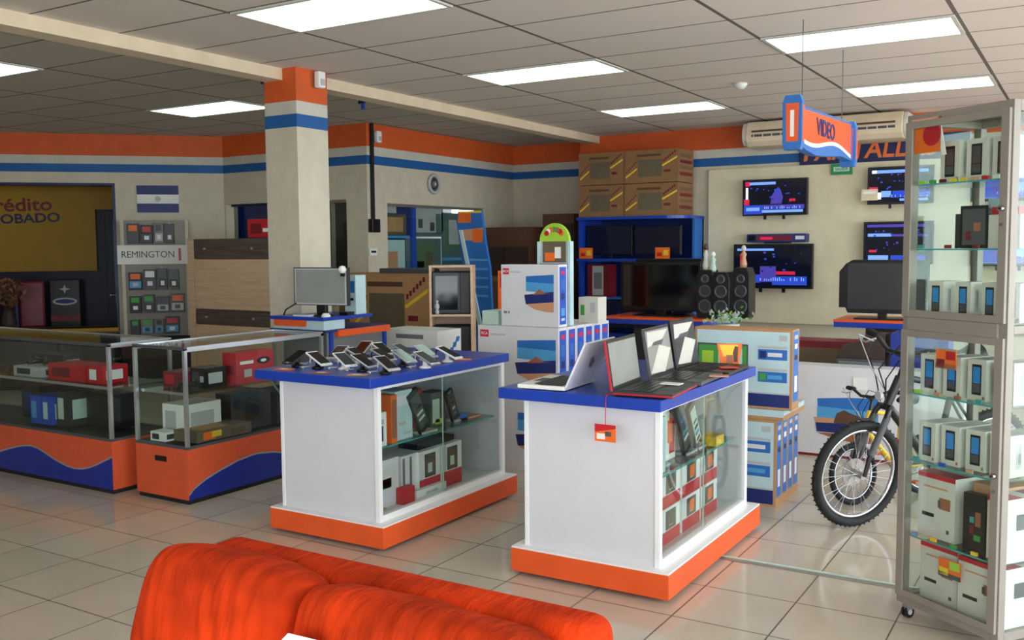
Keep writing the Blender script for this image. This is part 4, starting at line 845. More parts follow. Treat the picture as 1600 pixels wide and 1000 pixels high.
# big white carton with car picture
t = thing('screen_carton', 'very wide white carton with sunset rock picture behind the bicycle', 'carton', (-2.0, 7.30, 0), 0)
b = MB(); b.box(0, 1.25, 0, .2, 0.02, .69, 'box_white'); b.box(0, 1.25, 0, .2, 0, .02, 'maroon')
x0, x1, z0, z1 = .24, .68, .13, .47
P = lambda u, v: (x0+(x1-x0)*u, z0+(z1-z0)*v)
b.fpoly([P(0, .92), P(.5, .98), P(1, 1.0), P(1, .45), P(.02, .4)], 'mblue'); b.fpoly([P(0, .75), P(1, .70), P(1, .45), P(0, .42)], 'skyblue', 0, 2); b.fpoly([P(-.06, .5), P(.3, .5), P(.35, .38), P(0, .32)], 'sand', 0, 3)
b.fpoly([P(.28, .42), P(.33, .62), P(.45, .70), P(.6, .62), P(1, .48), P(1, .38), P(.3, .38)], 'brown', 0, 4); b.fpoly([P(-.02, .38), P(1, .42), P(1, .18), P(0, .18)], 'dblue', 0, 5); b.fpoly([P(0, .16), P(1, .18), P(.9, .0), P(.6, 0), P(.3, .05)], 'rust', 0, 5)
b.build('box', t)
b = MB(); b.box(0, .10, -.005, 0, 0, .09, 'paper'); tag(b.build('white_label', loc=(-1.50, 7.295, .53)), 'bright white label on the wide carton behind the bicycle', 'label')
carton('striped_carton', 'brown carton with maroon stripes behind the wide white carton', 'carton', (-2.25, 8.10, 0), .75, .3, .80, 'maroon', lambda b, w, d, h: (b.fdec(0, h*.80, w, h*.93, 'cardboard_d', 0, 1), b.fdec(0, h*.55, w, h*.9, 'card_pic', 0, 2), b.fdec(0, h*.93, w, h, 'maroon')))
t = thing('grey_case', 'grey rounded appliance case behind the bicycle handlebar', 'appliance', (-1.70, 7.62, 0)); b = MB(); b.box(0, .36, 0, .2, 0, .72, 'dgrey'); b.box(.02, .34, -.01, 0, .55, .70, 'grey'); b.prism([(0, .72), (.36, .72), (.36, .92), (.22, .92), (.18, .85), (.04, .82)], .0, .2, 'dark_brown', 'y'); b.build('casing', t, bevel=.01)
carton('storage_bin', 'plain deep blue bin behind the bicycle', 'bin', (-1.30, 7.62, 0), .40, .3, .93, 'blue_case')
# ================================================================= THE TWO WHITE COUNTERS
_before = set(bpy.data.objects)
def island(label, x, y):
    t = thing('display_counter', label, 'counter', (x, y, 0), 0, 'white display counters with blue tops')
    # plinth 0..0.80 x 0..1.32 ; body inset
    b = MB(); b.box(0, .80, 0, 1.32, .065, .175, 'orange_lam'); b.build('plinth', t, bevel=.002, label='orange plinth')
    b = MB(); b.box(.002, .798, .002, 1.318, .175, .183, 'white_edge'); b.build('plinth_top', t)
    bx0, bx1, by0, by1 = .05, .735, .05, 1.27
    p = MB(); p.box(bx0, bx1, by0, by0+.03, .183, .90, 'white_lam'); p.build('end_panel', t); p = MB(); p.box(bx0, bx1, by1-.03, by1, .183, .90, 'white_lam'); p.build('end_panel', t)
    p = MB(); p.box(bx0, bx0+.02, by0+.03, by1-.03, .183, .90, 'white_lam'); p.build('back_panel', t)
    p = MB(); p.box(bx0+.02, bx1-.02, by0+.03, by1-.03, .183, .20, 'white_lam'); p.build('bottom_board', t)
    f = MB(); e = .02
    f.box(bx1-e, bx1+.004, by0-.004, by0+.024, .183, .90, 'white_edge'); f.box(bx1-e, bx1+.004, by1-.024, by1+.004, .183, .90, 'white_edge')
    f.box(bx1-e, bx1+.004, by0+.024, by1-.024, .875, .90, 'white_edge'); f.box(bx1-e-.01, bx1+.004, by0+.024, by1-.024, .183, .215, 'white_edge'); f.build('front_frame', t); f = MB(); f.box(bx0, bx0+.02, by0-.003, by0, .183, .90, 'white_edge'); f.build('edge_strip', t)
    w = MB(); w.box(-.02, .79, -.07, 1.25, .90, .95, 'blue_lam'); w.build('worktop', t, bevel=.003, label='blue laminate worktop')
    for a, c, xo in ((by0+.024, .66, bx1-.008), (.64, by1-.024, bx1-.016)):
        g = MB(); g.box(xo-.002, xo+.002, a, c, .215, .875, 'glass'); g.box(xo-.003, xo+.003, a, a+.004, .215, .875, 'pale_green'); g.build('glass_door', t)
    g = MB(); g.box(bx0+.03, bx1-.05, by0+.032, by1-.032, .548, .556, 'shelf_glass'); g.box(bx1-.052, bx1-.05, by0+.032, by1-.032, .548, .556, 'teal'); g.build('glass_shelf', t)
    for (xx, yy) in ((.10, .10), (.70, .10), (.10, 1.2), (.70, 1.2), (.70, .65)):
        c = MB(); c.cyl((xx, yy, .0455), (xx, yy, .065), .022, 'alu', 12); c.build('foot', t)
    return t
I2 = (-2.33, 3.785); I1 = (-3.85, 3.715)
island('white display counter with laptops on its blue top, nearer the glass cabinet', *I2)
island('white display counter with mobile phones on its blue top, left of the laptop counter', *I1)

# ---- contents of the counters (local: x inside .10.. .66, y .1..1.2)
def prod(name, label, I, x, y, z, w, d, h, m, dec=None, rz=0, group=None): return item(name, label, 'box', (I[0]+x, I[1]+y, z), w, d, h, m, dec, rz, group)
def rfront(m_, *r):
    def f(b, w, d, h):
        for (a, c, e, g, m, *k) in r: b.rdec(d*a, h*c, d*e, h*g, m, w, *(k or [1]))
    return f
S, B_ = .5565, .2005
def redtab(b, w, d, h):
    b.rdec(0, 0, d, h*.36, 'red', w); b.rdec(d*.25, h*.38, d*.78, h*.92, 'dgrey', w); b.rdec(d*.32, h*.44, d*.70, h*.86, 'card_pic', w, 2); b.rdec(d*.40, h*.48, d*.6, h*.7, 'pale_green', w, 3); b.rdec(0, h*.34, d*.2, h*.98, 'box_white', w)
prod('phone_box', 'slim white box with blue stripe at the near end of the phone counter shelf', I1, .60, .13, S, .07, .07, .18, 'paper', rfront('', (.2, .15, .6, .6, 'dblue'), (.3, .65, .7, .8, 'lgrey')))
prod('phone_box', 'orange sided box on the phone counter shelf', I1, .55, .24, S, .12, .05, .26, 'orange', rfront('', (.1, .1, .9, .9, 'rust')))
prod('phone_box', 'tall pale box beside the orange one on the phone counter shelf', I1, .53, .30, S, .12, .15, .27, 'pale_blue', rfront('', (.1, .7, .9, .9, 'lilac'), (.2, .3, .6, .36, 'lgrey'), (.5, .1, .9, .14, 'lgrey')))
def lean_phone(label, I, x, y, z, h=.24, w=.10, m='black', tilt=-.45, c='phone stand', scr='dgrey', extra=None):
    t = thing('phone_display', label, 'phone display', (I[0]+x, I[1]+y, z), 0, 'angled phone displays in the counters')
    b = MB(); b.M = Matrix.Rotation(tilt, 4, 'X'); b.box(-.02, 0, 0, w, 0, h, m); b.rdec(.01, .03, w-.01, h-.03, scr, 0)
    for k in range(5): b.rdec(.02, .04+k*.035, w-.02, .055+k*.035, random.choice(['teal', 'dgrey', 'pale_green', 'black', 'mblue']), 0, 2)
    b.build('handset', t)
    b = MB(); b.box(-.06, .01, 0, .14, 0, .012, 'lgrey'); b.build('foot', t)
lean_phone('leaning black handset with teal screen, first on the phone counter shelf', I1, .66, .52, S, .26, .10, 'black', .5)
prod('phone_box', 'red box behind the handsets on the phone counter shelf', I1, .40, .62, S, .1, .12, .22, 'red', None)
prod('phone_box', 'grey green box in the middle of the phone counter shelf', I1, .48, .72, S, .1, .14, .20, 'dgrey', rfront('', (.1, .1, .6, .8, 'pale_green'), (.3, .05, .8, .2, 'lime')))
lean_phone('leaning black handset, second on the phone counter shelf, beside the blue label', I1, .60, .92, S, .20, .07, 'charcoal', .4)
prod('label_card', 'small blue label low on the phone counter shelf', I1, .60, .98, S, .01, .08, .04, 'mblue')
prod('label_strip', 'flat leaflets lying at the far end of the phone counter shelf', I1, .5, 1.05, S, .12, .14, .012, 'sand')
prod('appliance_box', 'large white box with faint print at the near end, bottom of the phone counter', I1, .42, .14, B_, .20, .22, .26, 'lilac', rfront('', (.15, .2, .85, .8, 'box_white'), (.3, .4, .7, .6, 'lgrey')))
prod('appliance_box', 'grey and white striped box at the bottom of the phone counter', I1, .44, .38, B_+.0, .18, .14, .25, 'box_white', rfront('', (.1, .3, .25, .95, 'grey'), (.55, .3, .7, .95, 'grey')))
for k, y in enumerate((.52, .74)):
    prod('tablet_box', 'red and white tablet box low in the phone counter, %s from the near end' % ORD[k], I1, .48, y, B_+.0, .16, .20, .25, 'white', redtab, 0, 'red and white tablet boxes')
prod('tablet_box', 'red box lying flat in front at the bottom of the phone counter', I1, .625, .33, B_, .05, .10, .09, 'red')
prod('tablet_box', 'white box lying flat beside the flat red one, bottom of the phone counter', I1, .645, .45, B_, .03, .28, .05, 'paper', rfront('', (.3, .3, .7, .6, 'lgrey')))
prod('cable_bundle', 'black leads lying on the tablet boxes of the phone counter', I1, .46, .56, B_+.251, .14, .36, .035, 'black')
prod('leaflet', 'yellowish leaflet on the bottom board of the phone counter', I1, .56, .10, B_, .08, .12, .008, 'sand')
# laptop counter contents
prod('phone_box', 'red edged tall box at the near end of the laptop counter shelf', I2, .61, .12, S, .06, .05, .29, 'red')
prod('phone_box', 'pale box with grey window beside the red one, laptop counter shelf', I2, .56, .18, S, .10, .12, .26, 'pale_blue', rfront('', (.1, .3, .6, .9, 'dgrey')))
lean_phone('leaning dark handset nearest the front of the laptop counter shelf', I2, .62, .30, S, .28, .10, 'charcoal', .5)
prod('phone_box', 'white and red box with orange print in the laptop counter', I2, .46, .42, S, .12, .20, .28, 'paper', rfront('', (.6, .1, .95, .95, 'red'), (.5, .3, .8, .7, 'orange', 2)))
lean_phone('leaning dark handset second in the laptop counter', I2, .62, .66, S, .30, .10, 'black', .5)
lean_phone('leaning grey handset third in the laptop counter', I2, .62, .82, S, .26, .09, 'dgrey', .5, scr='pale_green')
prod('phone_box', 'orange topped small box at the far end of the laptop counter shelf', I2, .58, .94, S-.0, .1, .12, .05, 'yellow')
for r_, z in enumerate((B_, B_+.172)):
    for k, y in enumerate((.09, .27, .54, .80)):
        if k == 0: prod('tablet_box', 'red and white tablet box, %s row, nearest end of the laptop counter' % ('lower', 'upper')[r_], I2, .48, y, z, .17, .16, .168, 'white', redtab, 0, 'red and white tablet boxes')
        else: prod('tablet_box', 'red and white tablet box, %s row in the laptop counter, %s from near' % (('lower', 'upper')[r_], ORD[k]), I2, .48, y, z, .17, .24, .168, 'white', lambda b, w, d, h, k=k: (redtab(b, w, d, h), b.rdec(d*.4, h*.5, d*.65, h*.85, 'orange' if k > 1 else 'card_pic', w, 4)), 0, 'red and white tablet boxes')
# hanging price tag
t = thing('price_tag', 'orange and red price tag hanging by a red string from the laptop counter', 'price tag', (-1.79, 3.70, .955))
b = MB(); b.tube([(0, .045, .004), (0, .006, .003), (0, -.0, -.03), (0, -.002, -.125)], .0022, 'red', 6); b.build('string', t)
b = MB(); b.box(-.05, .05, -.006, -.003, -.20, -.125, 'orange'); b.fpoly([(-.05, -.16), (.05, -.14), (.05, -.125), (-.05, -.125)], 'red', -.006); b.fdec(-.04, -.19, .0, -.165, 'paper', -.006); b.fdec(.0, -.175, .03, -.155, 'dgrey', -.006, 2); b.build('card', t)

# ---- laptops
TZ = .951
def laptop(label, x, y, rz, w, d, hl, ang, body, inner, back, screen, rim=None, logo=False, pic=None):
    """hinge along local y at x=0, keyboard towards +x, lid rises leaning back by ang"""
    t = thing('laptop', label, 'laptop', (x, y, TZ), rz, 'laptops on the counter')
    b = MB(); b.box(0, d, 0, w, 0.003, .022, body); b.tdec(.02, .012, d-.10, w-.012, inner, .022); b.tdec(d-.085, w*.35, d-.02, w*.65, 'dgrey', .022)
    if rim: b.box(-.001, d+.002, -.002, w+.002, .006, .014, rim)
    b.build('keyboard_base', t, bevel=.003)
    b = MB()
    for i in range(5):
        for j in range(12): b.box(.03+i*.028, .053+i*.028, .025+j*(w-.05)/12, .025+(j+.82)*(w-.05)/12, .0225, .0255, inner)
    b.build('keys', t)
    lid = MB(); lid.M = Matrix.Translation((0, 0, .02)) @ Matrix.Rotation(ang, 4, 'Y')
    lid.box(-.010, 0, 0, w, 0, hl, back)
    if rim: lid.box(-.009, .0015, -.002, 0, 0, hl, rim); 
    lid.box(0, .003, .004, w-.004, .004, hl-.004, 'black' if screen != 'white' else 'lgrey')
    if logo: lid.add([(-.0108, w*.40, hl*.52), (-.0108, w*.44, hl*.36), (-.0108, w*.56, hl*.40), (-.0108, w*.60, hl*.62), (-.0108, w*.52, hl*.66)], [(0, 1, 2, 3, 4), (4, 3, 2, 1, 0)], 'lgrey')
    lo = lid.build('lid', t, bevel=.002)
    s = MB(); s.M = lid.M; s.box(.003, .0038, .014, w-.014, .018, hl-.014, screen)
    if pic: s.M = lid.M @ Matrix.Translation((.0038, 0, 0)); s.rpoly([(w*.05, hl*.1), (w*.6, hl*.06), (w*.95, hl*.5), (w*.5, hl*.62)], 'offwhite', 0); s.rpoly([(w*.05, hl*.62), (w*.6, hl*.68), (w*.92, hl*.9), (w*.1, hl*.92)], 'offwhite', 0); s.rpoly([(w*.2, hl*.64), (w*.6, hl*.62), (w*.7, hl*.72), (w*.3, hl*.7)], 'dgrey', 0, 2)
    s.build('screen', t)
    return t
laptop('white laptop at the left end of the counter, lid turned away showing its back', -2.035, 4.09, PI+.06, .35, .24, .225, -.44, 'paper', 'charcoal', 'lilac', 'screen_black', logo=True)
laptop('black laptop with red edge, first of those facing right', -1.775, 3.735, .09, .385, .27, .222, -.14, 'charcoal', 'black', 'charcoal', 'screen_grey', 'red')
laptop('grey laptop with pale pictures on its screen, second of those facing right', -1.78, 4.16, .06, .36, .25, .24, -.16, 'dgrey', 'black', 'dgrey', 'screen_grey', pic=True)
laptop('black laptop at the back of the counter, third of those facing right', -1.80, 4.55, .04, .36, .27, .25, -.16, 'black', 'black_matte', 'black', 'charcoal', pic=True)
t = thing('brochure_holder', 'orange flared card on a small black stand at the far end of the laptop counter', 'brochure holder', (-1.66, 4.955, TZ), .5); t.scale = (.56, .56, .62)
b = MB(); b.box(-.12, .12, -.03, .05, 0, .012, 'black'); b.build('foot', t, bevel=.002)
b = MB(); b.prism([(-.085, .012), (.085, .012), (.12, .20), (-.12, .20)], 0, .012, 'orange', 'y'); b.fpoly([(-.06, .09), (.05, .09), (.08, .19), (-.10, .19)], 'yellow', 0); b.fdec(-.03, .02, .03, .10, 'rust', 0, 2); b.fpoly([(.04, .04), (.075, .04), (.08, .17), (.05, .18), (.03, .12)], 'brown', 0, 3); b.build('card', t)
for k, (x, y, m, lb) in enumerate(((-1.66, 3.99, 'paper', 'white price card before the second laptop'), (-1.55, 4.33, 'sand', 'sand coloured price card on the laptop counter, by its edge'), (-1.60, 4.65, 'red', 'small red card on the laptop counter by the third laptop'))):
    b = MB(); b.box(0, .09, 0, .06, 0, .004, m); tag(b.build('price_card', loc=(x, y, TZ+.027), rot=(0, 0, .3*k)), lb, 'price card', 'cards on the laptop counter')

# ---- phones on the left counter
def phone_stand(label, x, y, rz, m, style):
    t = thing('mobile_phone', label, 'mobile phone', (x, y, TZ), rz, 'phones on stands on the counter')
    b = MB(); b.lathe([(0, 0), (.032, 0), (.032, .008), (.014, .016), (.012, .042), (.02, .05), (0, .05)], 'plastic_white' if style != 2 else 'black', seg=14); b.build('stand', t)
    L_, w = .150, .078
    b = MB(); b.M = Matrix.Translation((0, -.01, .05)) @ Matrix.Rotation(.42, 4, 'X')
    b.box(-w/2, w/2, -L_/2, L_/2, 0, .010, m); o = b.build('handset', t, bevel=.003)
    s = MB(); s.M = b.M; s.box(-w/2+.005, w/2-.005, -L_/2+.014, L_/2-.012, .010, .0108, 'screen_black' if style else 'charcoal'); s.box(-.008, .008, -L_/2+.004, -L_/2+.010, .010, .0112, 'lgrey'); s.build('screen', t)
    c = MB(); c.tube([(0, .05, .07), (.01, .08, .06), (.02, .09, .03), (.0, .07, .006), (-.05, .09, .006), (-.06, .05, .005)], .0035, 'white' if style != 1 else 'black', 6); c.build('cable', t)
    return t
k = 0
for r_ in range(3):
    for q in range(5):
        x = -3.74 + .150*q + .05*(r_ % 2) + random.uniform(-.012, .012); y = 3.86 + .27*r_ + random.uniform(-.02, .02)
        phone_stand('mobile phone on a stand, %s row of the left counter, %s from the left' % (['front', 'middle', 'rear'][r_], ORD[q]), x, y, random.uniform(-.3, .3) if q == 0 else random.uniform(1.2, 1.75), random.choice(['lgrey', 'alu_bright', 'alu_bright', 'white', 'charcoal']), random.randint(0, 2)); k += 1
for q, (x, y, m, lb) in enumerate(((-3.72, 3.72, 'orange', 'leftmost'), (-3.44, 3.71, 'rust', 'middle'), (-3.22, 3.74, 'sand', 'right'), (-3.12, 4.55, 'orange', 'rear right'))):
    b = MB(); b.box(-.05, .05, -.03, .03, 0, .003, m); b.tdec(-.03, -.015, .02, .015, 'paper', .003); tag(b.build('price_card', loc=(x, y, TZ), rot=(0, 0, .2*q)), '%s orange price card lying before the phones' % lb, 'price card', 'orange cards on the phone counter')

# the counters were laid out at a first guess of their size: their true size is 1.029 of it
KS = 1.029
for o in [o for o in bpy.data.objects if o not in _before and o.parent is None and o.type != 'CAMERA']:
    I0 = I1 if o.location.x < -2.9 else I2
    dz = o.location.z
    if o.name.startswith('display_counter'): I0 = (o.location.x, o.location.y)
    o.location = (I0[0]*KS + (o.location.x-I0[0])*KS, I0[1]*KS + (o.location.y-I0[1])*KS, KS*dz - .0464)
    o.scale = o.scale*KS
# ================================================================= BICYCLE
def bicycle(label, loc, rz, lean, R=.31, Lw=.98, s=1.0, steer=0, frame='black', accent='red', kid=False):
    t = thing('bicycle', label, 'bicycle', loc, rz); t.rotation_euler = (lean, 0, rz); t.scale = (s, s, s)
    tr = .026
    def wheel(nm, cx):
        b = MB(); b.torus((cx, 0, R), R-tr, tr, 'rubber', 'y', 56, 10)
        for k in range(56):
            a = 2*PI*k/56
            for sg in (-1, 1): b.cyl((cx+(R-.004)*math.cos(a), sg*.012, R+(R-.004)*math.sin(a)), (cx+(R-.001)*math.cos(a), sg*.018, R+(R-.001)*math.sin(a)), .0045, 'rubber', 5)
        o = b.build('wheel', t, label='black knobby tyre with silver rim')
        c = MB(); c.torus((cx, 0, R), R-2*tr-.006, .011, 'chrome', 'y', 56, 8); c.build('rim', o)
        c = MB()
        for k in range(28):
            a = 2*PI*k/28; h = .03 if k % 2 else -.03; a2 = a+(.5 if k % 4 < 2 else -.5)
            c.cyl((cx+.02*math.cos(a2), h, R+.02*math.sin(a2)), (cx+(R-2*tr-.008)*math.cos(a), 0, R+(R-2*tr-.008)*math.sin(a)), .0014, 'chrome', 5)
        c.build('spokes', o)
        c = MB(); c.cyl((cx, -.05, R), (cx, .05, R), .02, 'alu', 14); c.cyl((cx, .03, R), (cx, .036, R), .08, 'alu', 24); c.build('hub', o)
    wheel('front', 0); wheel('rear', Lw)
    hx, hz = .20, .84     # lower end of head tube area
    b = MB()
    for sg in (-1, 1): b.tube([(0, .055*sg, R), (.02, .055*sg, R+.1), (.13, .05*sg, .66), (.15, .03*sg, .70)], [.013, .014, .018, .018], 'black', 8); b.cyl((.03, .055*sg, R+.12), (.125, .05*sg, .64), .02, 'dgrey', 10)
    b.tube([(.15, -.05, .69), (.15, .05, .69)], .018, 'black'); b.build('fork', t)
    b = MB(); ht, hb = (.235, 0, .86), (.165, 0, .70)
    seat, bb = (.62, 0, .78), (.56, 0, .29)
    b.cyl(hb, ht, .024, frame, 12); b.cyl(ht, seat, .019, frame, 12); b.cyl(hb, bb, .024, frame, 12); b.cyl(bb, (seat[0]+.02, 0, .82), .018, frame, 12)
    for sg in (-1, 1): b.tube([(bb[0], .02*sg, bb[2]), (Lw, .055*sg, R)], .010, frame); b.tube([(seat[0], .02*sg, .74), (Lw, .055*sg, R)], .009, frame)
    b.build('frame', t, label='%s frame' % frame)
    b = MB(); b.cyl(ht, (.27, 0, .97), .016, 'black', 10); b.cyl((.27, 0, .97), (.20, 0, 1.0), .018, 'black', 10)
    b.build('stem', t)
    b = MB(); b.tube([(.30, -.32, 1.05), (.24, -.20, 1.05), (.20, -.07, 1.0), (.20, .07, 1.0), (.24, .20, 1.05), (.30, .32, 1.05)], .014, 'black', 10); hb_ = b.build('handlebar', t)
    for sg in (-1, 1):
        c = MB(); c.cyl((.305, .34*sg, 1.052), (.255, .21*sg, 1.052), .022, 'rubber', 12); c.build('grip', hb_)
        c = MB(); c.tube([(.24, .20*sg, 1.045), (.17, .22*sg, 1.02), (.20, .31*sg, 1.02)], .007, 'chrome', 6); c.build('brake_lever', hb_)
    b = MB()
    for sg in (-1, 1): b.tube([(.2, .21*sg, 1.03), (.10, .12*sg, .98), (.10, .04*sg, .86), (.13, .02*sg, .72)], .004, 'black', 6); b.tube([(.2, .19*sg, 1.03), (.06, .16*sg, 1.08), (.05, .03*sg, .92), (.16, .02, .78)], .004, 'lgrey' if sg > 0 else 'black', 6)
    b.build('brake_cable', t)
    b = MB(); b.tube([(.60, 0, .93), (.68, 0, .94), (.80, 0, .955)], [.02, .05, .08], 'black', 12); b.build('saddle', t); b = MB(); b.cyl((.64, 0, .80), (.655, 0, .93), .013, 'chrome'); b.build('seat_post', t)
    b = MB(); b.cyl((.56, -.05, .29), (.56, -.056, .29), .09, 'dgrey', 28); b.cyl((.56, -.07, .29), (.56, .07, .29), .014, 'alu', 10); b.cyl((.56, -.07, .29), (.66, -.08, .16), .009, 'alu', 8); b.cyl((.56, .07, .29), (.46, .08, .42), .009, 'alu', 8); b.build('crankset', t)
    for p in ((.66, -.13, .16), (.46, .13, .42)): b = MB(); b.box(p[0]-.045, p[0]+.045, p[1]-.045, p[1]+.045, p[2]-.01, p[2]+.01, accent); b.build('pedal', t, bevel=.004)
    b = MB(); b.tube([(.56, -.052, .375), (.99, -.052, R+.05)], .004, 'dgrey', 6); b.tube([(.56, -.052, .205), (.99, -.052, R-.05)], .004, 'dgrey', 6); b.build('chain', t)
    b = MB(); b.tube([(.70, .04, .28), (.74, .22, .02)], .009, 'alu', 8); b.build('kickstand', t)
    b = MB(); b.box(-.02, .06, -.012, .012, R*2+.004, R*2+.01, 'black'); b.cyl((.11, 0, .76), (.09, 0, .76), .025, 'lgrey', 14); b.build('reflector', t)
    return t
bicycle('black mountain bicycle standing between the cartons and the glass cabinet', (-1.13, 5.56, 0), .92, .10)
bicycle('small bicycle with yellow trim behind the front wheel of the big one', (-1.22, 6.02, 0), 1.0, -.06, R=.29, Lw=.9, s=.66, frame='yellow', accent='orange')

# ================================================================= GLASS CABINET AT RIGHT
CR = math.atan2(-.571, .821); CW, CD, CHt = .503, .42, 2.13
t = thing('glass_cabinet', 'tall aluminium and glass cabinet on casters filled with phone boxes', 'cabinet', (-.683, 4.277, 0), CR)
C0 = Matrix.Translation((-.683, 4.277, 0)) @ Matrix.Rotation(CR, 4, 'Z')
e = .035
for x in (0, CW-e):
    for y in (0, CD-e): p = MB(); p.box(x, x+e, y, y+e, .07, CHt, 'alu_matte'); p.build('post', t, bevel=.002)
for z0, z1 in ((.07, .105), (CHt-.04, CHt)):
    b = MB(); b.box(e, CW-e, 0, e, z0, z1, 'alu_matte'); b.box(e, CW-e, CD-e, CD, z0, z1, 'alu_matte'); b.box(0, e, e, CD-e, z0, z1, 'alu_matte'); b.box(CW-e, CW, e, CD-e, z0, z1, 'alu_matte'); b.build('rail', t)
b = MB(); b.box(e, CW-e, -.014, e, 1.247, 1.298, 'alu_matte'); b.box(CW-e, CW, e, CD-e, 1.26, 1.29, 'alu_matte'); b.box(0, e, e, CD-e, 1.26, 1.29, 'alu_matte'); b.box(e, CW-e, CD-e, CD, 1.26, 1.29, 'alu_matte'); b.build('rail', t)
b = MB(); b.box(e, CW-e, e, CD-e, .09, .10, 'alu_matte'); b.box(e, CW-e, e, CD-e, 1.29, 1.297, 'alu_matte'); b.box(e, CW-e, e, CD-e, CHt-.014, CHt-.008, 'shelf_glass'); b.build('deck', t)
for z0, z1, nm in ((.105, 1.245, 'lower'), (1.30, CHt-.03, 'upper')):
    d_ = MB(); x0, x1 = .006, CW-.006; q = .036
    d_.box(x0, x0+q, -.016, -.001, z0, z1, 'alu_matte'); d_.box(x1-q, x1, -.016, -.001, z0, z1, 'alu_matte'); d_.box(x0+q, x1-q, -.016, -.001, z0, z0+q*.8, 'alu_matte'); d_.box(x0+q, x1-q, -.016, -.001, z1-q*.8, z1, 'alu_matte')
    o = d_.build('door', t, bevel=.002, label='aluminium framed glass door')
    g = MB(); g.box(x0+q, x1-q, -.010, -.006, z0+q*.8, z1-q*.8, 'glass'); g.build('door_glass', o)
    l = MB(); zl = .72 if nm == 'lower' else 1.73; l.cyl((x1-.018, -.018, zl), (x1-.018, -.034, zl), .011, 'chrome', 16); l.cyl((x1-.018, -.034, zl), (x1-.018, -.037, zl), .004, 'black', 8); l.build('lock', o); l = MB(); l.cyl((x1-.018, -.018, zl-.06), (x1-.018, -.026, zl-.06), .006, 'chrome', 10); l.build('screw', o)
g = MB(); g.box(CW-.014, CW-.010, e, CD-e, .105, CHt-.04, 'glass'); g.build('side_glass', t); g = MB(); g.box(.010, .014, e, CD-e, .105, CHt-.04, 'glass'); g.build('side_glass', t); g = MB(); g.box(e, CW-e, CD-.014, CD-.010, .105, CHt-.04, 'glass'); g.build('back_glass', t)
SH = (.36, .685, .97, 1.575, 1.84)
for z in SH:
    g = MB(); g.box(.016, CW-.016, .03, CD-.016, z, z+.006, 'shelf_glass'); g.box(.016, CW-.016, .027, .03, z, z+.006, 'teal'); g.build('glass_shelf', t)
for x in (.03, CW-.03):
    for y in (.04, CD-.04):
        c = MB(); c.cyl((x, y, .045), (x, y, .072), .010, 'alu', 10); c.box(x-.014, x+.014, y-.022, y+.016, .035, .06, 'alu'); c.cyl((x-.013, y-.005, .026), (x-.004, y-.005, .026), .026, 'black', 16); c.cyl((x+.004, y-.005, .026), (x+.013, y-.005, .026), .026, 'black', 16); c.cyl((x-.015, y-.005, .026), (x+.015, y-.005, .026), .012, 'lgrey', 10); c.build('caster', t)
def incab(name, label, x, y, z, w, d, h, m, dec=None, rz=0, group='boxes in the glass cabinet', cat='box'):
    p = C0 @ Vector((x, y, z)); return carton(name, label, cat, tuple(p), w, d, h, m, dec, CR+rz, group)
def d_phone(scr='phone_blue', top=False):
    def f(b, w, d, h):
        b.fdec(w*.24, h*.14, w*.76, h*.88, 'black'); b.fdec(w*.30, h*.42, w*.70, h*.82, scr, 0, 2); b.fdec(w*.30, h*.20, w*.70, h*.40, 'dgrey', 0, 2)
        b.rdec(d*.2, h*.2, d*.35, h*.8, 'lgrey', w); b.tdec(w*.2, d*.2, w*.8, d*.5, 'lgrey', h); b.fdec(w*.84, h*.05, w*.94, h*.12, 'rust', 0, 2)
        b.rdec(d*.25, h*.3, d*.7, h*.75, 'offwhite', w)
    return f
rows = [(1.846, (.12, .235, .345), .095, .10, .165, 'dgrey', 'top'), (1.297, (.075, .20, .315, .40), .075, .12, .15, 'phone_blue', 'upper deck'),
        (.976, (.045, .15, .26, .375), .088, .16, .165, 'phone_blue', 'second from top below the middle rail'), (.691, (.045, .15, .26, .365), .088, .18, .165, 'phone_blue', 'shelf level with the lower lock')]
nm = {0: 'topmost cabinet shelf', 1: 'cabinet deck above the middle rail', 2: 'first cabinet shelf below the rail', 3: 'second cabinet shelf below the rail'}
for ri, (z, xs, w, d, h, scr, _) in enumerate(rows):
    for k, x in enumerate(xs):
        incab('phone_box', 'cream phone box, %s from the left, %s' % (ORD[k], nm[ri]), x, .06 + .012*k, z+.0006, w, d, h, 'offwhite', d_phone(scr), random.uniform(-.05, .05))
    if ri in (2, 3):
        for k, x in enumerate(xs[:3]): incab('phone_box', 'rear phone box, %s from the left, %s' % (ORD[k], nm[ri]), x+.02, .25, z+.0006, w, .12, h-.02, 'lgrey', d_phone('dgrey'), 0)
incab('tablet_box', 'leaning dark tablet box in the middle of the upper cabinet', .19, .10, 1.582, .12, .03, .17, 'black', lambda b, w, d, h: (b.fdec(w*.08, h*.08, w*.92, h*.92, 'dgrey'), b.fdec(w*.2, h*.2, w*.4, h*.4, 'maroon', 0, 2), b.fdec(w*.5, h*.4, w*.75, h*.6, 'rust', 0, 2)), .1)
incab('tablet_box', 'wide pale box right of the leaning dark one in the upper cabinet', .315, .11, 1.582, .14, .10, .13, 'offwhite', None)
incab('price_card', 'red and yellow card on top of the wide pale box in the upper cabinet', .32, .12, 1.7125, .12, .05, .03, 'red', lambda b, w, d, h: (b.fdec(w*.5, 0, w*.95, h, 'yellow'),))
incab('tablet_box', 'thin dark box left of the leaning one in the upper cabinet', .13, .14, 1.582, .045, .08, .14, 'charcoal', None)
incab('power_adapter', 'white charger on the topmost shelf area of the upper cabinet', .235, .2, 1.582, .05, .04, .20, 'pale_blue', None, cat='charger')
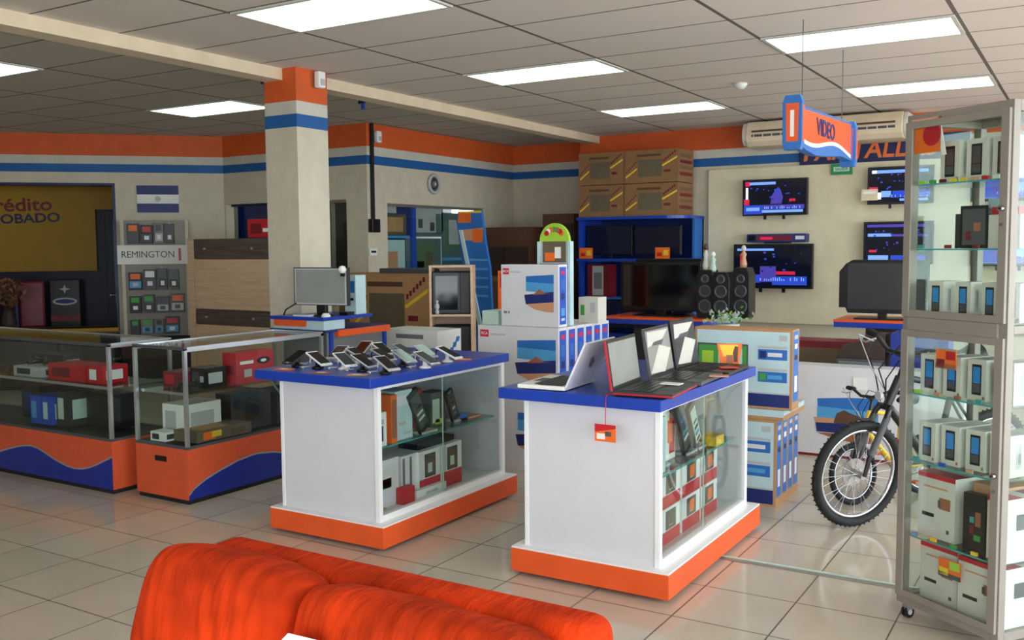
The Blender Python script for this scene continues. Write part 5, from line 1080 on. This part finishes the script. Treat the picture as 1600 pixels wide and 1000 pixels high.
def d_bigbox(b, w, d, h):
    b.fdec(0, h*.93, w, h, 'red'); b.fdec(w*.58, h*.48, w*.88, h*.66, 'rust'); b.fdec(w*.55, h*.50, w*.62, h*.62, 'dgrey', 0, 2); b.fdec(w*.12, h*.32, w*.45, h*.38, 'black'); b.fdec(w*.15, h*.78, w*.8, h*.81, 'sand'); b.fdec(w*.78, h*.12, w*.86, h*.18, 'dgrey')
    b.tdec(0, 0, w, d*.35, 'red', h); b.tdec(0, d*.6, w, d, 'maroon', h); b.rdec(d*.2, h*.5, d*.6, h*.75, 'dgrey', w)
incab('appliance_box', 'white and red box with remote picture at left of the lower cabinet shelf', .03, .08, .3665, .19, .24, .27, 'offwhite', d_bigbox)
incab('tablet_box', 'slanted black tablet in the lower cabinet between the white boxes', .27, .07, .3665, .10, .04, .235, 'black', lambda b, w, d, h: (b.fdec(w*.3, h*.5, w*.5, h*.6, 'teal'), b.fdec(w*.55, h*.45, w*.8, h*.7, 'rust'), b.fdec(w*.3, h*.3, w*.5, h*.45, 'maroon'), b.fdec(w*.5, h*.2, w*.8, h*.3, 'green')), .05)
incab('appliance_box', 'pale pink box behind the slanted tablet in the lower cabinet', .24, .16, .3665, .14, .2, .26, 'sand', None)
incab('appliance_box', 'white and red box at right of the lower cabinet shelf', .39, .06, .3665, .092, .24, .25, 'offwhite', d_bigbox)
incab('appliance_box', 'white and red box on the cabinet floor, left one', .06, .07, .101, .19, .28, .24, 'offwhite', d_bigbox)
incab('appliance_box', 'white and red box on the cabinet floor, right one', .27, .05, .101, .21, .30, .24, 'offwhite', d_bigbox)
for z, cols in ((1.846, ['lime', 'green', 'maroon', 'yellow', 'yellow', 'sand', 'red', 'white', 'rust']), (1.582, ['teal', 'maroon', 'maroon', 'green']), (.976, ['lime', 'sand', 'rust', 'teal', 'sand']), (.691, ['teal', 'blue', 'sand', 'yellow']), (.3665, ['skyblue', 'yellow', 'green', 'yellow', 'rust'])):
    for k, m in enumerate(cols):
        x = .04+k*(CW-.10)/max(1, len(cols)-1)
        cn = {'lime': 'lime', 'sand': 'sand coloured', 'rust': 'rust red', 'teal': 'teal', 'white': 'white'}.get(m, m)
        incab('price_label', 'tiny %s price label, %s from the left, %s' % (cn, ORD[k], {1.846: 'topmost cabinet shelf', 1.582: 'second cabinet shelf from the top', .976: 'first cabinet shelf below the rail', .691: 'second cabinet shelf below the rail', .3665: 'lowest glass shelf of the cabinet'}[z]), x, .031, z+.0006, .028, .01, .014, m, None, 0, 'tiny price labels in the glass cabinet', 'price label')
for x, z, w, h, m, m2, lb in ((.022, 1.97, .15, .14, 'orange', 'red', 'orange notice with red disc in the top corner of the cabinet'), (.175, 1.10, .10, .075, 'orange', 'maroon', 'orange and red card stuck in the lower cabinet door'), (.20, .245, .11, .075, 'orange', 'yellow', 'orange and yellow card before the boxes at the cabinet floor')):
    b = MB(); b.box(0, w, 0, .003, 0, h, m)
    if w == .15: b.fpoly([(w*.70+.045*math.cos(a*PI/8), h*.5+.045*math.sin(a*PI/8)) for a in range(16)], 'red'); b.fpoly([(w*.1, h*.82), (w*.9, h*.9), (w*.9, h), (0, h)], 'sand'); 
    else: b.fdec(w*.05, h*.1, w*.45, h*.5, m2); b.fdec(w*.5, h*.5, w*.95, h*.95, 'red' if m2 == 'maroon' else 'lime'); b.fdec(0, 0, w, h*.25, 'dgrey' if m2 == 'yellow' else 'rust')
    tag(b.build('price_card', loc=tuple(C0 @ Vector((x, .0 if w != .11 else .018, z))), rot=(0, 0, CR)), lb, 'card', 'cards in the cabinet doors')
b = MB(); b.prism([(0, .16), (.035, .17), (.075, .0), (.055, .0)], 0, .003, 'white', 'y'); tag(b.build('paper_strip', loc=tuple(C0 @ Vector((.125, -.0, 1.955))), rot=(0, 0, CR)), 'slanted white paper strip across the orange notice in the cabinet', 'paper')

# ================================================================= SOFA
def cushion(name, parent, w, h, t_, loc, rot, seed, label=None, n=80, crown=.0):
    vs = []; fs = []
    def shape(u, v, side):
        # u,v in -1..1 ; rounded rectangle outline
        k = (1-abs(u)**7)*(1-abs(v)**7); th = max(0, k)**.36
        x = u*w/2*(1-.05*abs(v)**6); z = v*h/2*(1-.05*abs(u)**6) + crown*(1-u*u)*(v > 0)*v
        y = side*t_/2*th
        p = Vector((x, y, z)); q = noise.noise(Vector((x*7+seed, z*5, side)))*.016 + noise.noise(Vector((x*34+seed+z*6, z*8, side*2)))*.009*(1 if v > .1 else .35)
        return (x, y + side*q*th, z + q*.5*th)
    for s in (-1, 1):
        o = len(vs)
        for i in range(n+1):
            for j in range(n+1):
                u = math.sin((i/n*2-1)*PI/2); v = math.sin((j/n*2-1)*PI/2); vs.append(shape(u, v, s))
        for i in range(n):
            for j in range(n):
                f = (o+i*(n+1)+j, o+(i+1)*(n+1)+j, o+(i+1)*(n+1)+j+1, o+i*(n+1)+j+1); fs.append(f if s < 0 else f[::-1])
    b = MB(); b.add(vs, fs, 'sofa', True); o = b.build(name, parent, loc=loc, rot=rot, label=label)
    bm = bmesh.new(); bm.from_mesh(o.data); bmesh.ops.remove_doubles(bm, verts=bm.verts, dist=.0006); bmesh.ops.recalc_face_normals(bm, faces=bm.faces); bm.to_mesh(o.data); bm.free()
    return o
t = thing('sofa', 'bright orange velvet sofa with two plump back cushions in the foreground', 'sofa', (-2.02, 1.72, 0), 0)
b = MB(); b.box(.07, 1.20, -.10, .045, .10, .843, 'sofa'); o = b.build('back_frame', t, bevel=.045); o.modifiers['bevel'].segments = 5
for f_ in o.data.polygons: f_.use_smooth = True
b = MB(); b.box(.0, 1.22, -.85, -.165, .10, .28, 'sofa'); b.build('seat_base', t, bevel=.03)
for x in (.30, .91): cushion('seat_cushion', t, .60, .68, .17, (x, -.52, .36), (PI/2, 0, 0), x*9)
cushion('back_cushion', t, .50, .50, .23, (.305, -.225, .625), (-.26, .02, 0), 1.3, 'left plump back cushion', crown=.015)
cushion('back_cushion', t, .62, .50, .23, (.855, -.225, .612), (-.26, .02, 0), 5.1, 'right plump back cushion', crown=.01)
for x in (.08, 1.14):
    for y in (-.78, -.05): b = MB(); b.cyl((x, y, 0), (x, y, .10), .02, 'black', 10, .026); b.build('foot', t)
t = thing('paper_tag', 'white paper tag with red print lying between the sofa cushions', 'paper tag', (-1.345, 1.362, .785), .05)
b = MB(); b.M = Matrix.Rotation(1.0, 4, 'X'); b.prism([(-.05, -.10), (.05, -.10), (.05, .02), (.04, .035), (-.04, .035), (-.05, .02)], 0, .002, 'box_white', 'z'); b.build('card', t)
b = MB(); b.M = Matrix.Rotation(1.0, 4, 'X'); b.add([(-.02, -.01, .0035), (.02, -.01, .0035), (.02, .0, .0035), (-.02, .0, .0035)], [(0, 1, 2, 3)], 'red'); b.build('red_print', t)
